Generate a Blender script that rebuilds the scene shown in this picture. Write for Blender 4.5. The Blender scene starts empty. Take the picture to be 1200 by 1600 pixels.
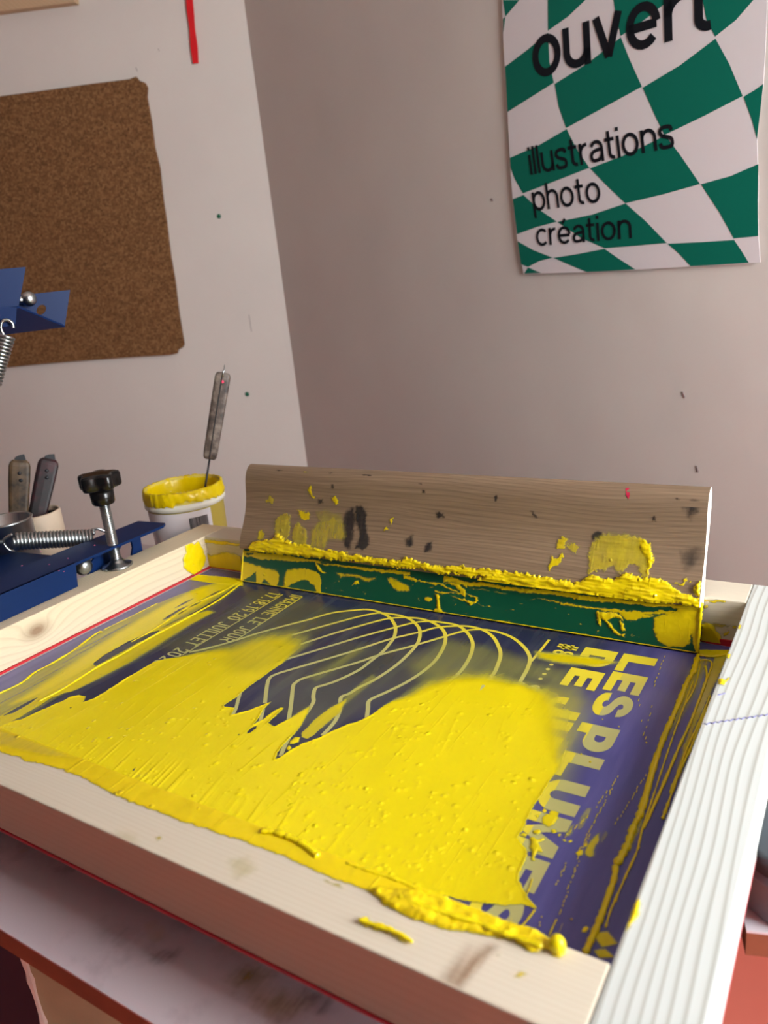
import bpy, bmesh, math, random
import numpy as np
from mathutils import Vector, Matrix
from mathutils.geometry import tessellate_polygon

random.seed(7)
SC = bpy.context.scene
COL = SC.collection

# ------------------------------------------------------------------ camera
S = 0.30                       # camera height above the top of the printing frame (metres)
CZ = 1.137                     # camera height above the floor
FPX = 1198.0                   # focal length in pixels of the 1200 x 1600 frame
M = np.array([[0.84506537, -0.07116387, 0.52990587],
              [0.52465426, 0.3012445, -0.79623467],
              [-0.10296809, 0.95088772, 0.29190772]])
CAM = np.array([0.0, 0.0, CZ])
cam_data = bpy.data.cameras.new('camera')
cam = bpy.data.objects.new('camera', cam_data)
COL.objects.link(cam)
cam.matrix_world = Matrix.Translation(CAM) @ Matrix([list(r) for r in M]).to_4x4()
cam_data.sensor_fit = 'VERTICAL'
cam_data.sensor_height = 24.0
cam_data.lens = 24.0 * FPX / 1600.0
cam_data.clip_start = 0.01
cam_data.dof.use_dof = True
cam_data.dof.focus_distance = 0.72
cam_data.dof.aperture_fstop = cam_data.lens / 3.4      # 3.4 mm aperture
SC.camera = cam

# ------------------------------------------------------------------ world, lights, exposure
SC.view_settings.view_transform = 'Standard'
SC.view_settings.look = 'None'
SC.view_settings.gamma = 1.0
SC.view_settings.exposure = 0.14
world = bpy.data.worlds.new('world')
SC.world = world
world.use_nodes = True
bg = world.node_tree.nodes['Background']
bg.inputs['Color'].default_value = (0.86, 0.90, 1.0, 1)
bg.inputs['Strength'].default_value = 0.05


def area_light(name, loc, target, size, size_y, power, color):
    d = bpy.data.lights.new(name, 'AREA')
    d.shape = 'RECTANGLE'
    d.size = size
    d.size_y = size_y
    d.energy = power
    d.color = color
    o = bpy.data.objects.new(name, d)
    COL.objects.link(o)
    o.location = loc
    o.rotation_euler = (Vector(target) - Vector(loc)).to_track_quat('-Z', 'Y').to_euler()
    return o


WIN_Y0, WIN_Y1, WIN_Z0, WIN_Z1, WIN_X = 0.20, 0.68, 0.88, 1.78, 0.80
area_light('window_light', (WIN_X + 0.02, (WIN_Y0 + WIN_Y1) / 2, (WIN_Z0 + WIN_Z1) / 2),
           (0.0, (WIN_Y0 + WIN_Y1) / 2, (WIN_Z0 + WIN_Z1) / 2),
           WIN_Y1 - WIN_Y0, WIN_Z1 - WIN_Z0, 32.0, (0.92, 0.97, 1.0))
sun_d = bpy.data.lights.new('sun', 'SUN')
sun_d.energy = 68.0
sun_d.angle = 0.02
sun_d.color = (1.0, 0.93, 0.82)
sun = bpy.data.objects.new('sun', sun_d)
COL.objects.link(sun)
sun.location = (3, 0, 3)
sun.rotation_euler = (Vector((-0.66, -0.74, -1.5))).to_track_quat('-Z', 'Y').to_euler()

# ------------------------------------------------------------------ geometry of the view (pixel -> point on a plane of the place)


def ray(px, py):
    return M @ np.array([(px - 600.0) / FPX, -(py - 800.0) / FPX, -1.0])


def on_plane(p, p0, n):
    r = ray(p[0], p[1])
    t = np.dot(np.array(p0) - CAM, n) / np.dot(r, n)
    return CAM + r * t


def on_z(p, zh):
    """plane z = zh * S below the camera"""
    return on_plane(p, (0, 0, CZ + zh * S), np.array([0, 0, 1.0]))


def at_dist(p, d):
    r = ray(p[0], p[1])
    return CAM + r / np.linalg.norm(r) * d


# ------------------------------------------------------------------ noise (numpy)


def vnoise(x, y, seed=0):
    xi = np.floor(x).astype(np.int64)
    yi = np.floor(y).astype(np.int64)
    xf = x - xi
    yf = y - yi
    xf = xf * xf * (3 - 2 * xf)
    yf = yf * yf * (3 - 2 * yf)

    def h(a, b):
        n = (a * 374761393 + b * 668265263 + seed * 144665) & 0x7fffffff
        n = ((n ^ (n >> 13)) * 1274126177) & 0x7fffffff
        n = n ^ (n >> 16)
        return (n & 0xffff) / 65535.0
    a = h(xi, yi) * (1 - xf) + h(xi + 1, yi) * xf
    b = h(xi, yi + 1) * (1 - xf) + h(xi + 1, yi + 1) * xf
    return a * (1 - yf) + b * yf


def fbm(x, y, o=3, seed=0):
    v = 0
    a = 0.5
    t = 0
    for i in range(o):
        v = v + a * vnoise(x * 2 ** i, y * 2 ** i, seed + i)
        t += a
        a *= 0.5
    return v / t


# ------------------------------------------------------------------ materials


class NT:
    def __init__(self, name):
        self.m = bpy.data.materials.new(name)
        self.m.use_nodes = True
        self.t = self.m.node_tree
        self.n = self.t.nodes
        self.b = self.n['Principled BSDF']
        self.out = self.n['Material Output']

    def new(self, typ, **kw):
        nd = self.n.new(typ)
        for k, v in kw.items():
            setattr(nd, k, v)
        return nd

    def link(self, a, b):
        self.t.links.new(a, b)

    def set(self, sock, v):
        if isinstance(v, bpy.types.NodeSocket):
            self.link(v, sock)
        else:
            sock.default_value = v

    def coords(self, scale=(1, 1, 1), loc=(0, 0, 0), rot=(0, 0, 0)):
        tc = self.new('ShaderNodeTexCoord')
        mp = self.new('ShaderNodeMapping')
        mp.inputs['Scale'].default_value = scale
        mp.inputs['Location'].default_value = loc
        mp.inputs['Rotation'].default_value = rot
        self.link(tc.outputs['Object'], mp.inputs['Vector'])
        return mp.outputs['Vector']

    def noise(self, vec, scale, detail=4, rough=0.55, dist=0.0):
        nd = self.new('ShaderNodeTexNoise')
        nd.inputs['Scale'].default_value = scale
        nd.inputs['Detail'].default_value = detail
        nd.inputs['Roughness'].default_value = rough
        nd.inputs['Distortion'].default_value = dist
        self.link(vec, nd.inputs['Vector'])
        return nd.outputs['Fac']

    def ramp(self, fac, stops, interp='LINEAR'):
        nd = self.new('ShaderNodeValToRGB')
        cr = nd.color_ramp
        cr.interpolation = interp
        while len(cr.elements) < len(stops):
            cr.elements.new(0.5)
        for e, (p, c) in zip(cr.elements, stops):
            e.position = p
            e.color = (*c, 1) if len(c) == 3 else c
        self.link(fac, nd.inputs['Fac'])
        return nd.outputs['Color']

    def math(self, op, a, b=0.0, c=None, clamp=False):
        nd = self.new('ShaderNodeMath', operation=op)
        nd.use_clamp = clamp
        self.set(nd.inputs[0], a)
        self.set(nd.inputs[1], b)
        if c is not None:
            self.set(nd.inputs[2], c)
        return nd.outputs[0]

    def mix(self, fac, a, b, blend='MIX'):
        nd = self.new('ShaderNodeMix', data_type='RGBA', blend_type=blend)
        self.set(nd.inputs[0], fac)
        self.set(nd.inputs[6], (*a, 1) if isinstance(a, tuple) and len(a) == 3 else a)
        self.set(nd.inputs[7], (*b, 1) if isinstance(b, tuple) and len(b) == 3 else b)
        return nd.outputs[2]

    def bump(self, h, strength=0.3, dist=0.001, normal=None):
        nd = self.new('ShaderNodeBump')
        nd.inputs['Strength'].default_value = strength
        nd.inputs['Distance'].default_value = dist
        self.link(h, nd.inputs['Height'])
        if normal is not None:
            self.link(normal, nd.inputs['Normal'])
        return nd.outputs['Normal']

    def attr(self, name):
        nd = self.new('ShaderNodeAttribute')
        nd.attribute_name = name
        return nd.outputs['Fac']

    def sep(self, vec):
        nd = self.new('ShaderNodeSeparateXYZ')
        self.link(vec, nd.inputs[0])
        return nd.outputs

    def base(self, v):
        if isinstance(v, tuple) and len(v) == 3:
            v = (*v, 1)
        self.set(self.b.inputs['Base Color'], v)

    def p(self, **kw):
        for k, v in kw.items():
            self.set(self.b.inputs[k.replace('_', ' ')], v)


def lin(r, g, b):
    def f(c):
        c /= 255.0
        return c / 12.92 if c <= 0.04045 else ((c + 0.055) / 1.055) ** 2.4
    return (f(r), f(g), f(b))


def simple(name, rgb, rough=0.5, metal=0.0, var=0.0, scale=30, bump=0.0, bscale=200, coat=0.0, spec=0.5):
    m = NT(name)
    v = m.coords()
    c = lin(*rgb)
    if var:
        f = m.noise(v, scale, 5)
        m.base(m.ramp(f, [(0.3, tuple(x * (1 - var) for x in c)), (0.7, tuple(min(1, x * (1 + var)) for x in c))]))
    else:
        m.base(c)
    m.p(Roughness=rough, Metallic=metal, Coat_Weight=coat, Specular_IOR_Level=spec)
    if bump:
        m.link(m.bump(m.noise(v, bscale, 4), bump, 0.001), m.b.inputs['Normal'])
    return m.m


def wood(name, c0, c1, cline, axis, freq, line=0.5, wob=1.2, rough=0.6, fine=0.25, off=0.0, knot=None):
    """planed board: growth lines running along `axis`, in object coordinates"""
    m = NT(name)
    v = m.coords()
    x, y, z = m.sep(v)
    L, A, B = {'X': (x, y, z), 'Y': (y, x, z), 'Z': (z, x, y)}[axis]
    st = {'X': (3.2, 14, 14), 'Y': (14, 3.2, 14), 'Z': (14, 14, 3.2)}[axis]
    n1 = m.noise(m.coords(st, (off, off, off)), 1.0, 2, 0.4)
    acr = m.math('ADD', m.math('MULTIPLY', A, freq), m.math('MULTIPLY', B, freq * 0.55))
    t = m.math('ADD', acr, m.math('MULTIPLY', n1, wob * 4))
    if knot:
        kx, ky, ks = knot
        dx = m.math('MULTIPLY', m.math('SUBTRACT', L, kx), 0.6)
        dy = m.math('SUBTRACT', B, ky)
        d = m.math('SQRT', m.math('ADD', m.math('MULTIPLY', dx, dx), m.math('MULTIPLY', dy, dy)))
        g = m.math('POWER', 2.718, m.math('MULTIPLY', d, -1.0 / ks))
        t = m.math('ADD', t, m.math('MULTIPLY', g, 5.0))
    fr = m.math('FRACT', t)
    lines = m.ramp(fr, [(0.0, (0, 0, 0)), (0.55, (0.12, 0.12, 0.12)), (0.86, (1, 1, 1)), (1.0, (0, 0, 0))])
    st2 = {'X': (10, 420, 420), 'Y': (420, 10, 420), 'Z': (420, 420, 10)}[axis]
    fib = m.noise(m.coords(st2), 1.0, 3, 0.6)
    big = m.noise(m.coords(tuple(s * 0.6 for s in st)), 1.0, 3)
    col = m.mix(big, c0, c1)
    col = m.mix(m.math('MULTIPLY', lines, line), col, cline)
    col = m.mix(m.math('MULTIPLY', fib, fine), col, cline)
    if knot:
        core = m.math('LESS_THAN', d, ks * 0.55)
        g2 = m.ramp(g, [(0.25, (0, 0, 0)), (0.75, (1, 1, 1))])
        col = m.mix(m.math('MULTIPLY', g2, 0.75), col, lin(120, 80, 50))
    m.base(col)
    m.p(Roughness=rough, Specular_IOR_Level=0.3)
    m.link(m.bump(fib, 0.15, 0.0006), m.b.inputs['Normal'])
    return m.m


def ink_mat(name, rgb=(238, 214, 0), attr=None, streak=0.5, bumpy=1.0, rough=0.28, thin=None):
    m = NT(name)
    v = m.coords()
    c = lin(*rgb)
    big = m.noise(v, 14, 3)
    m.base(m.ramp(big, [(0.3, tuple(x * 0.94 for x in c)), (0.7, c)]))
    m.p(Roughness=rough, Specular_IOR_Level=0.45)
    # air bubbles and pull marks left in the wet film
    vor = m.new('ShaderNodeTexVoronoi')
    vor.inputs['Scale'].default_value = 120
    m.link(v, vor.inputs['Vector'])
    pick = m.ramp(m.noise(v, 55, 2), [(0.58, (0, 0, 0)), (0.66, (1, 1, 1))])
    bub = m.math('MULTIPLY', m.ramp(vor.outputs['Distance'], [(0.0, (1, 1, 1)), (0.30, (0, 0, 0))]), pick)
    pull = m.noise(m.coords((260, 9, 60), rot=(0, 0, 0.12)), 1.0, 3, 0.6)
    pullm = m.ramp(pull, [(0.60, (0, 0, 0)), (0.74, (1, 1, 1))])
    wav = m.noise(v, 45, 3)
    h = m.math('ADD', m.math('MULTIPLY', bub, 0.9), m.math('ADD', m.math('MULTIPLY', pullm, 0.15), m.math('MULTIPLY', wav, 0.55)))
    m.link(m.bump(h, 0.75 * bumpy, 0.0018), m.b.inputs['Normal'])
    if attr:
        a = m.attr(attr)
        if thin:
            full = m.ramp(big, [(0.3, tuple(x * 0.94 for x in c)), (0.7, c)])
            m.base(m.mix(m.ramp(a, [(0.15, (0, 0, 0)), (0.8, (1, 1, 1))]), lin(*thin), full))
        sn = m.noise(m.coords((170, 7, 40), rot=(0, 0, 0.10)), 1.0, 4, 0.6)
        mid = m.math('MULTIPLY', m.math('MULTIPLY', a, m.math('SUBTRACT', 1.0, a)), 4 * streak)
        op = m.math('ADD', a, m.math('MULTIPLY', m.math('SUBTRACT', sn, 0.5), mid), clamp=True)
        tr = m.new('ShaderNodeBsdfTransparent')
        mx = m.new('ShaderNodeMixShader')
        m.link(op, mx.inputs[0])
        m.link(tr.outputs[0], mx.inputs[1])
        m.link(m.b.outputs[0], mx.inputs[2])
        m.link(mx.outputs[0], m.out.inputs['Surface'])
    return m.m


MAT = {}
MAT['wall'] = NT('painted_plaster')
_m = MAT['wall']
_v = _m.coords()
_m.base(_m.ramp(_m.noise(_v, 2.5, 5), [(0.3, lin(218, 209, 202)), (0.7, lin(226, 218, 210))]))
_m.p(Roughness=0.62, Specular_IOR_Level=0.35)
_m.link(_m.bump(_m.math('ADD', _m.noise(_v, 9, 3), _m.math('MULTIPLY', _m.noise(_v, 160, 3), 0.12)), 0.25, 0.006), _m.b.inputs['Normal'])
MAT['wall'] = _m.m
MAT['floor'] = simple('salmon_floor_paint', (226, 118, 100), 0.55, var=0.06, scale=4, bump=0.1)
MAT['white_paint'] = simple('white_gloss_paint', (235, 235, 232), 0.4)
PINE0, PINE1, PINEL = lin(218, 208, 190), lin(208, 196, 176), lin(186, 164, 134)
MAT['pine_x'] = wood('pine_lengthwise', PINE0, PINE1, PINEL, 'X', 330, 0.20, 1.3)
MAT['pine_y'] = wood('pine_knotty', lin(230, 214, 186), lin(226, 208, 174), PINEL, 'Y', 230, 0.35, 1.4, knot=(0.415, CZ - 0.318, 0.010))
MAT['pine_y2'] = wood('pine_wide_grain', lin(210, 214, 212), lin(203, 206, 200), lin(154, 150, 138), 'Y', 185, 0.75, 1.3, fine=0.06, off=3.0)
MAT['walnut'] = wood('weathered_handle_wood', lin(178, 152, 124), lin(152, 126, 100), lin(92, 70, 54), 'X', 300, 0.30, 3.2, fine=0.85, rough=0.6)
MAT['steel'] = simple('zinc_plated_steel', (186, 190, 190), 0.28, metal=1.0, var=0.06, scale=80)
MAT['dark_steel'] = simple('dark_blackened_steel', (22, 24, 30), 0.5, var=0.2)
MAT['blue'] = simple('blue_powder_coat', (0, 34, 82), 0.45, var=0.05, scale=20, coat=0.0, spec=0.25)
MAT['black_plastic'] = simple('black_plastic', (16, 14, 14), 0.22)
MAT['red_glue'] = simple('red_frame_glue', (196, 22, 44), 0.4)
MAT['green_rubber'] = simple('green_polyurethane', (0, 82, 56), 0.33, var=0.05)
MAT['mesh_white'] = simple('pale_screen_mesh', (196, 190, 190), 0.5)
MAT['red_strap'] = simple('red_webbing', (222, 14, 26), 0.6, bump=0.2, bscale=900)
MAT['paper'] = simple('white_paper', (232, 224, 226), 0.6, spec=0.3)
MAT['poster_green'] = simple('green_print', (0, 112, 92), 0.55, spec=0.3)
MAT['poster_black'] = simple('black_print', (16, 20, 28), 0.55, spec=0.3)
MAT['label_black'] = simple('black_label_print', (40, 40, 44), 0.6)
MAT['table_top'] = NT('ink_stained_laminate')
_m = MAT['table_top']
_v = _m.coords()
_c = _m.ramp(_m.noise(_v, 7, 4), [(0.3, lin(214, 200, 208)), (0.7, lin(224, 212, 218))])
_sp = _m.ramp(_m.noise(_v, 26, 5), [(0.56, (0, 0, 0)), (0.72, (0.32, 0.32, 0.32))])
_c = _m.mix(_sp, _c, lin(120, 100, 120))
_sy = _m.ramp(_m.noise(_m.coords((1, 1, 1), (3.3, 1.2, 0)), 14, 3), [(0.64, (0, 0, 0)), (0.74, (0.5, 0.5, 0.5))])
_m.base(_m.mix(_sy, _c, lin(206, 170, 60)))
_m.p(Roughness=0.45)
MAT['table_top'] = _m.m
MAT['white_top'] = simple('white_laminate', (226, 222, 228), 0.4)
MAT['brown_edge'] = simple('brown_board_edge', (150, 92, 66), 0.55, var=0.12, scale=40)
MAT['kraft'] = simple('kraft_card', (170, 170, 138), 0.7, var=0.06)
MAT['torn_white'] = simple('torn_paper', (222, 220, 214), 0.8, bump=0.4, bscale=300)
MAT['navy'] = simple('navy_plastic', (12, 26, 74), 0.45)
MAT['ink'] = ink_mat('yellow_ink_thick')
MAT['ink_film'] = ink_mat('yellow_ink_film', (240, 218, 4), 'cover', 0.38, bumpy=0.8, rough=0.22, thin=(206, 208, 92))
MAT['ink_smear'] = ink_mat('yellow_ink_smear', (236, 206, 6), 'cover', 0.75, bumpy=1.3, thin=(190, 178, 70))
MAT['plastic'] = NT('cloudy_plastic')
MAT['plastic'].base(lin(226, 222, 206))
MAT['plastic'].p(Roughness=0.35, Subsurface_Weight=0.0)
MAT['plastic'] = MAT['plastic'].m
MAT['plastic_ink'] = simple('plastic_with_ink_behind', (226, 204, 92), 0.35)
MAT['inside_ink'] = ink_mat('yellow_ink_coat', (232, 200, 0), bumpy=0.7)
# cork
_m = NT('cork')
_v = _m.coords()
_vo = _m.new('ShaderNodeTexVoronoi')
_vo.inputs['Scale'].default_value = 230
_m.link(_v, _vo.inputs['Vector'])
_c1 = _m.ramp(_vo.outputs['Color'], [(0.1, lin(104, 70, 42)), (0.5, lin(136, 96, 60)), (0.85, lin(160, 120, 80))])
_m.base(_m.mix(_m.math('MULTIPLY', _m.noise(_v, 420, 3), 0.5), _c1, lin(92, 62, 38)))
_m.p(Roughness=0.85, Specular_IOR_Level=0.2)
_m.link(_m.bump(_m.noise(_v, 330, 4), 0.5, 0.002), _m.b.inputs['Normal'])
MAT['cork'] = _m.m
# exposed emulsion on the screen
_m = NT('purple_emulsion')
_v = _m.coords()
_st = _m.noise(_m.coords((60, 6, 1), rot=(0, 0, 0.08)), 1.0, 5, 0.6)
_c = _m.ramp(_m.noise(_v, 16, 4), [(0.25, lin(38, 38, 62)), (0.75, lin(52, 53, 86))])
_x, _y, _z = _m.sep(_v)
_cl = _m.math('ADD', _m.math('MULTIPLY', _m.math('ADD', _x, 0.69 * S), 15.0), _m.math('MULTIPLY', _m.math('SUBTRACT', _m.noise(_v, 12, 3), 0.5), 1.0), clamp=True)  # paler periwinkle towards the right: reflected window light painted into the colour
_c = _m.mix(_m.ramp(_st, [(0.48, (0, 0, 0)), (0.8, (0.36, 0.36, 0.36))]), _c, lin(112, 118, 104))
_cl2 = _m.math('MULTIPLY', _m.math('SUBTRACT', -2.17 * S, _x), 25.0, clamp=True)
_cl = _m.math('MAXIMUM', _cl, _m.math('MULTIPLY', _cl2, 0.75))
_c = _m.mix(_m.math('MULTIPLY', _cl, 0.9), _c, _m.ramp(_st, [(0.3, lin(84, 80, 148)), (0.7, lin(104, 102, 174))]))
_m.base(_c)
_m.p(Roughness=0.24, Specular_IOR_Level=0.55)
MAT['emulsion'] = _m.m
# open mesh carrying a residue of ink
_m = NT('open_mesh_print')
_v = _m.coords()
_x, _y, _z = _m.sep(_v)
_k = _m.math('ADD', _m.math('MULTIPLY', _m.math('SUBTRACT', _y, 1.80 * S), 14.0), _m.math('MULTIPLY', _m.math('SUBTRACT', -0.60 * S, _x), 0.0))
_k2 = _m.math('LESS_THAN', _x, -0.548 * S)
_k3 = _m.math('GREATER_THAN', _x, -0.72 * S)
_wet = _m.math('MAXIMUM', _m.math('MULTIPLY', _k, 1.0, clamp=True), _m.math('MULTIPLY', _k2, _k3))
_m.base(_m.mix(_wet, lin(190, 186, 120), lin(236, 218, 56)))
_m.p(Roughness=0.4)
MAT['print'] = _m.m

# ------------------------------------------------------------------ object helpers


def link_mesh(name, me, mat, parent=None, smooth=False):
    o = bpy.data.objects.new(name, me)
    COL.objects.link(o)
    if mat is not None:
        me.materials.append(mat)
    if smooth:
        me.polygons.foreach_set('use_smooth', [True] * len(me.polygons))
    if parent is not None:
        o.parent = parent
        o.matrix_parent_inverse = parent.matrix_basis.inverted()
    return o


def from_bm(name, bm, mat, parent=None, smooth=False, recalc=True):
    if recalc:
        bmesh.ops.recalc_face_normals(bm, faces=bm.faces)
    me = bpy.data.meshes.new(name)
    bm.to_mesh(me)
    bm.free()
    return link_mesh(name, me, mat, parent, smooth)


def tag(o, label, cat=None, group=None, kind=None):
    o['label'] = label
    if cat:
        o['category'] = cat
    if group:
        o['group'] = group
    if kind:
        o['kind'] = kind
    return o


def empty(name, loc):
    o = bpy.data.objects.new(name, None)
    COL.objects.link(o)
    o.empty_display_size = 0.02
    o.location = tuple(loc)
    return o


def structure(o):
    o['kind'] = 'structure'
    return o


def bm_box(bm, lo, hi, bevel=0.0, seg=2):
    vs = [bm.verts.new((x, y, z)) for z in (lo[2], hi[2]) for y in (lo[1], hi[1]) for x in (lo[0], hi[0])]
    fs = [(0, 2, 3, 1), (4, 5, 7, 6), (0, 1, 5, 4), (2, 6, 7, 3), (0, 4, 6, 2), (1, 3, 7, 5)]
    faces = [bm.faces.new([vs[i] for i in f]) for f in fs]
    if bevel:
        ed = list({e for f in faces for e in f.edges})
        bmesh.ops.bevel(bm, geom=ed, offset=bevel, segments=seg, profile=0.6, affect='EDGES')
    return bm


def box(name, lo, hi, mat, parent=None, bevel=0.0):
    return from_bm(name, bm_box(bmesh.new(), lo, hi, bevel), mat, parent)


def prism(bm, pts, vec, holes=None):
    """closed plate: polygon(s) in 3D extruded by vec"""
    loops = [[Vector(p) for p in pts]] + [[Vector(p) for p in h] for h in (holes or [])]
    flat = [p for l in loops for p in l]
    tris = tessellate_polygon(loops)
    v = Vector(vec)
    a = [bm.verts.new(p) for p in flat]
    b = [bm.verts.new(p + v) for p in flat]
    for t in tris:
        try:
            bm.faces.new([a[i] for i in t])
            bm.faces.new([b[i] for i in reversed(t)])
        except ValueError:
            pass
    k = 0
    for l in loops:
        n = len(l)
        for i in range(n):
            j = (i + 1) % n
            bm.faces.new([a[k + i], a[k + j], b[k + j], b[k + i]])
        k += n
    return bm


def frame_of(d):
    d = Vector(d).normalized()
    u = d.orthogonal().normalized()
    return u, d.cross(u).normalized()


def tube(bm, pts, rad, n=10, cap=True, flat=None):
    """swept tube; rad scalar or list; flat=(normal, factor) squashes the section along a normal"""
    pts = [Vector(p) for p in pts]
    if not isinstance(rad, (list, tuple)):
        rad = [rad] * len(pts)
    rings = []
    u = None
    for i, p in enumerate(pts):
        d = (pts[min(i + 1, len(pts) - 1)] - pts[max(i - 1, 0)])
        if d.length < 1e-9:
            d = Vector((0, 0, 1))
        d.normalize()
        if flat:
            w = Vector(flat[0])
            uu = d.cross(w).normalized()
            ww = w
        else:
            if u is None:
                u = d.orthogonal().normalized()
            u = (u - d * u.dot(d)).normalized()
            uu = u
            ww = d.cross(u).normalized()
        k = flat[1] if flat else 1.0
        rings.append([bm.verts.new(p + uu * math.cos(2 * math.pi * j / n) * rad[i] + ww * math.sin(2 * math.pi * j / n) * rad[i] * k) for j in range(n)])
    for a, b in zip(rings, rings[1:]):
        for j in range(n):
            bm.faces.new([a[j], a[(j + 1) % n], b[(j + 1) % n], b[j]])
    if cap:
        bm.faces.new(list(reversed(rings[0])))
        bm.faces.new(rings[-1])
    return bm


def lathe(bm, base, axis, prof, n=40, close=False):
    """prof: list of (radius, height along axis)"""
    u, w = frame_of(axis)
    d = Vector(axis).normalized()
    base = Vector(base)
    rings = []
    for r, h in prof:
        if r < 1e-6:
            rings.append([bm.verts.new(base + d * h)])
        else:
            rings.append([bm.verts.new(base + d * h + (u * math.cos(2 * math.pi * j / n) + w * math.sin(2 * math.pi * j / n)) * r) for j in range(n)])
    prs = list(zip(rings, rings[1:]))
    if close:
        prs.append((rings[-1], rings[0]))
    for a, b in prs:
        if len(a) == 1 and len(b) == 1:
            continue
        for j in range(n):
            k = (j + 1) % n
            if len(a) == 1:
                bm.faces.new([a[0], b[k], b[j]])
            elif len(b) == 1:
                bm.faces.new([a[j], a[k], b[0]])
            else:
                bm.faces.new([a[j], a[k], b[k], b[j]])
    return bm


def smooth_path(pts, n=6):
    """Catmull-Rom through points (2D or 3D tuples)"""
    P = [np.array(p, float) for p in pts]
    if len(P) < 3:
        return P
    out = []
    for i in range(len(P) - 1):
        p0 = P[max(i - 1, 0)]
        p1 = P[i]
        p2 = P[i + 1]
        p3 = P[min(i + 2, len(P) - 1)]
        for k in range(n):
            t = k / n
            out.append(0.5 * (2 * p1 + (p2 - p0) * t + (2 * p0 - 5 * p1 + 4 * p2 - p3) * t * t + (3 * p1 - p0 - 3 * p2 + p3) * t ** 3))
    out.append(P[-1])
    return out


def ribbon2d(bm, pts, width, to3):
    """flat strip along a 2D polyline; to3 maps 2D -> 3D"""
    P = [np.array(p, float) for p in pts]
    L = []
    R = []
    for i in range(len(P)):
        a = P[max(i - 1, 0)]
        b = P[min(i + 1, len(P) - 1)]
        d = b - a
        d = d / (np.linalg.norm(d) + 1e-12)
        nrm = np.array([-d[1], d[0]])
        w = width if not isinstance(width, (list, tuple)) else width[i]
        L.append(bm.verts.new(to3(P[i] + nrm * w / 2)))
        R.append(bm.verts.new(to3(P[i] - nrm * w / 2)))
    for i in range(len(P) - 1):
        bm.faces.new([L[i], R[i], R[i + 1], L[i + 1]])


def poly2d(bm, pts, to3, holes=None):
    loops = [[Vector((*p, 0)) for p in pts]] + [[Vector((*p, 0)) for p in h] for h in (holes or [])]
    flat = [p for l in loops for p in l]
    vs = [bm.verts.new(to3((p.x, p.y))) for p in flat]
    for t in tessellate_polygon(loops):
        try:
            bm.faces.new([vs[i] for i in t])
        except ValueError:
            pass


# ---- grotesque lettering drawn with strokes (x-height 1 for small letters, cap height 1 for capitals)
def _arc(cx, cy, rx, ry, a0, a1, n=18):
    return [(cx + rx * math.cos(math.radians(a0 + (a1 - a0) * i / n)), cy + ry * math.sin(math.radians(a0 + (a1 - a0) * i / n))) for i in range(n + 1)]


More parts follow.
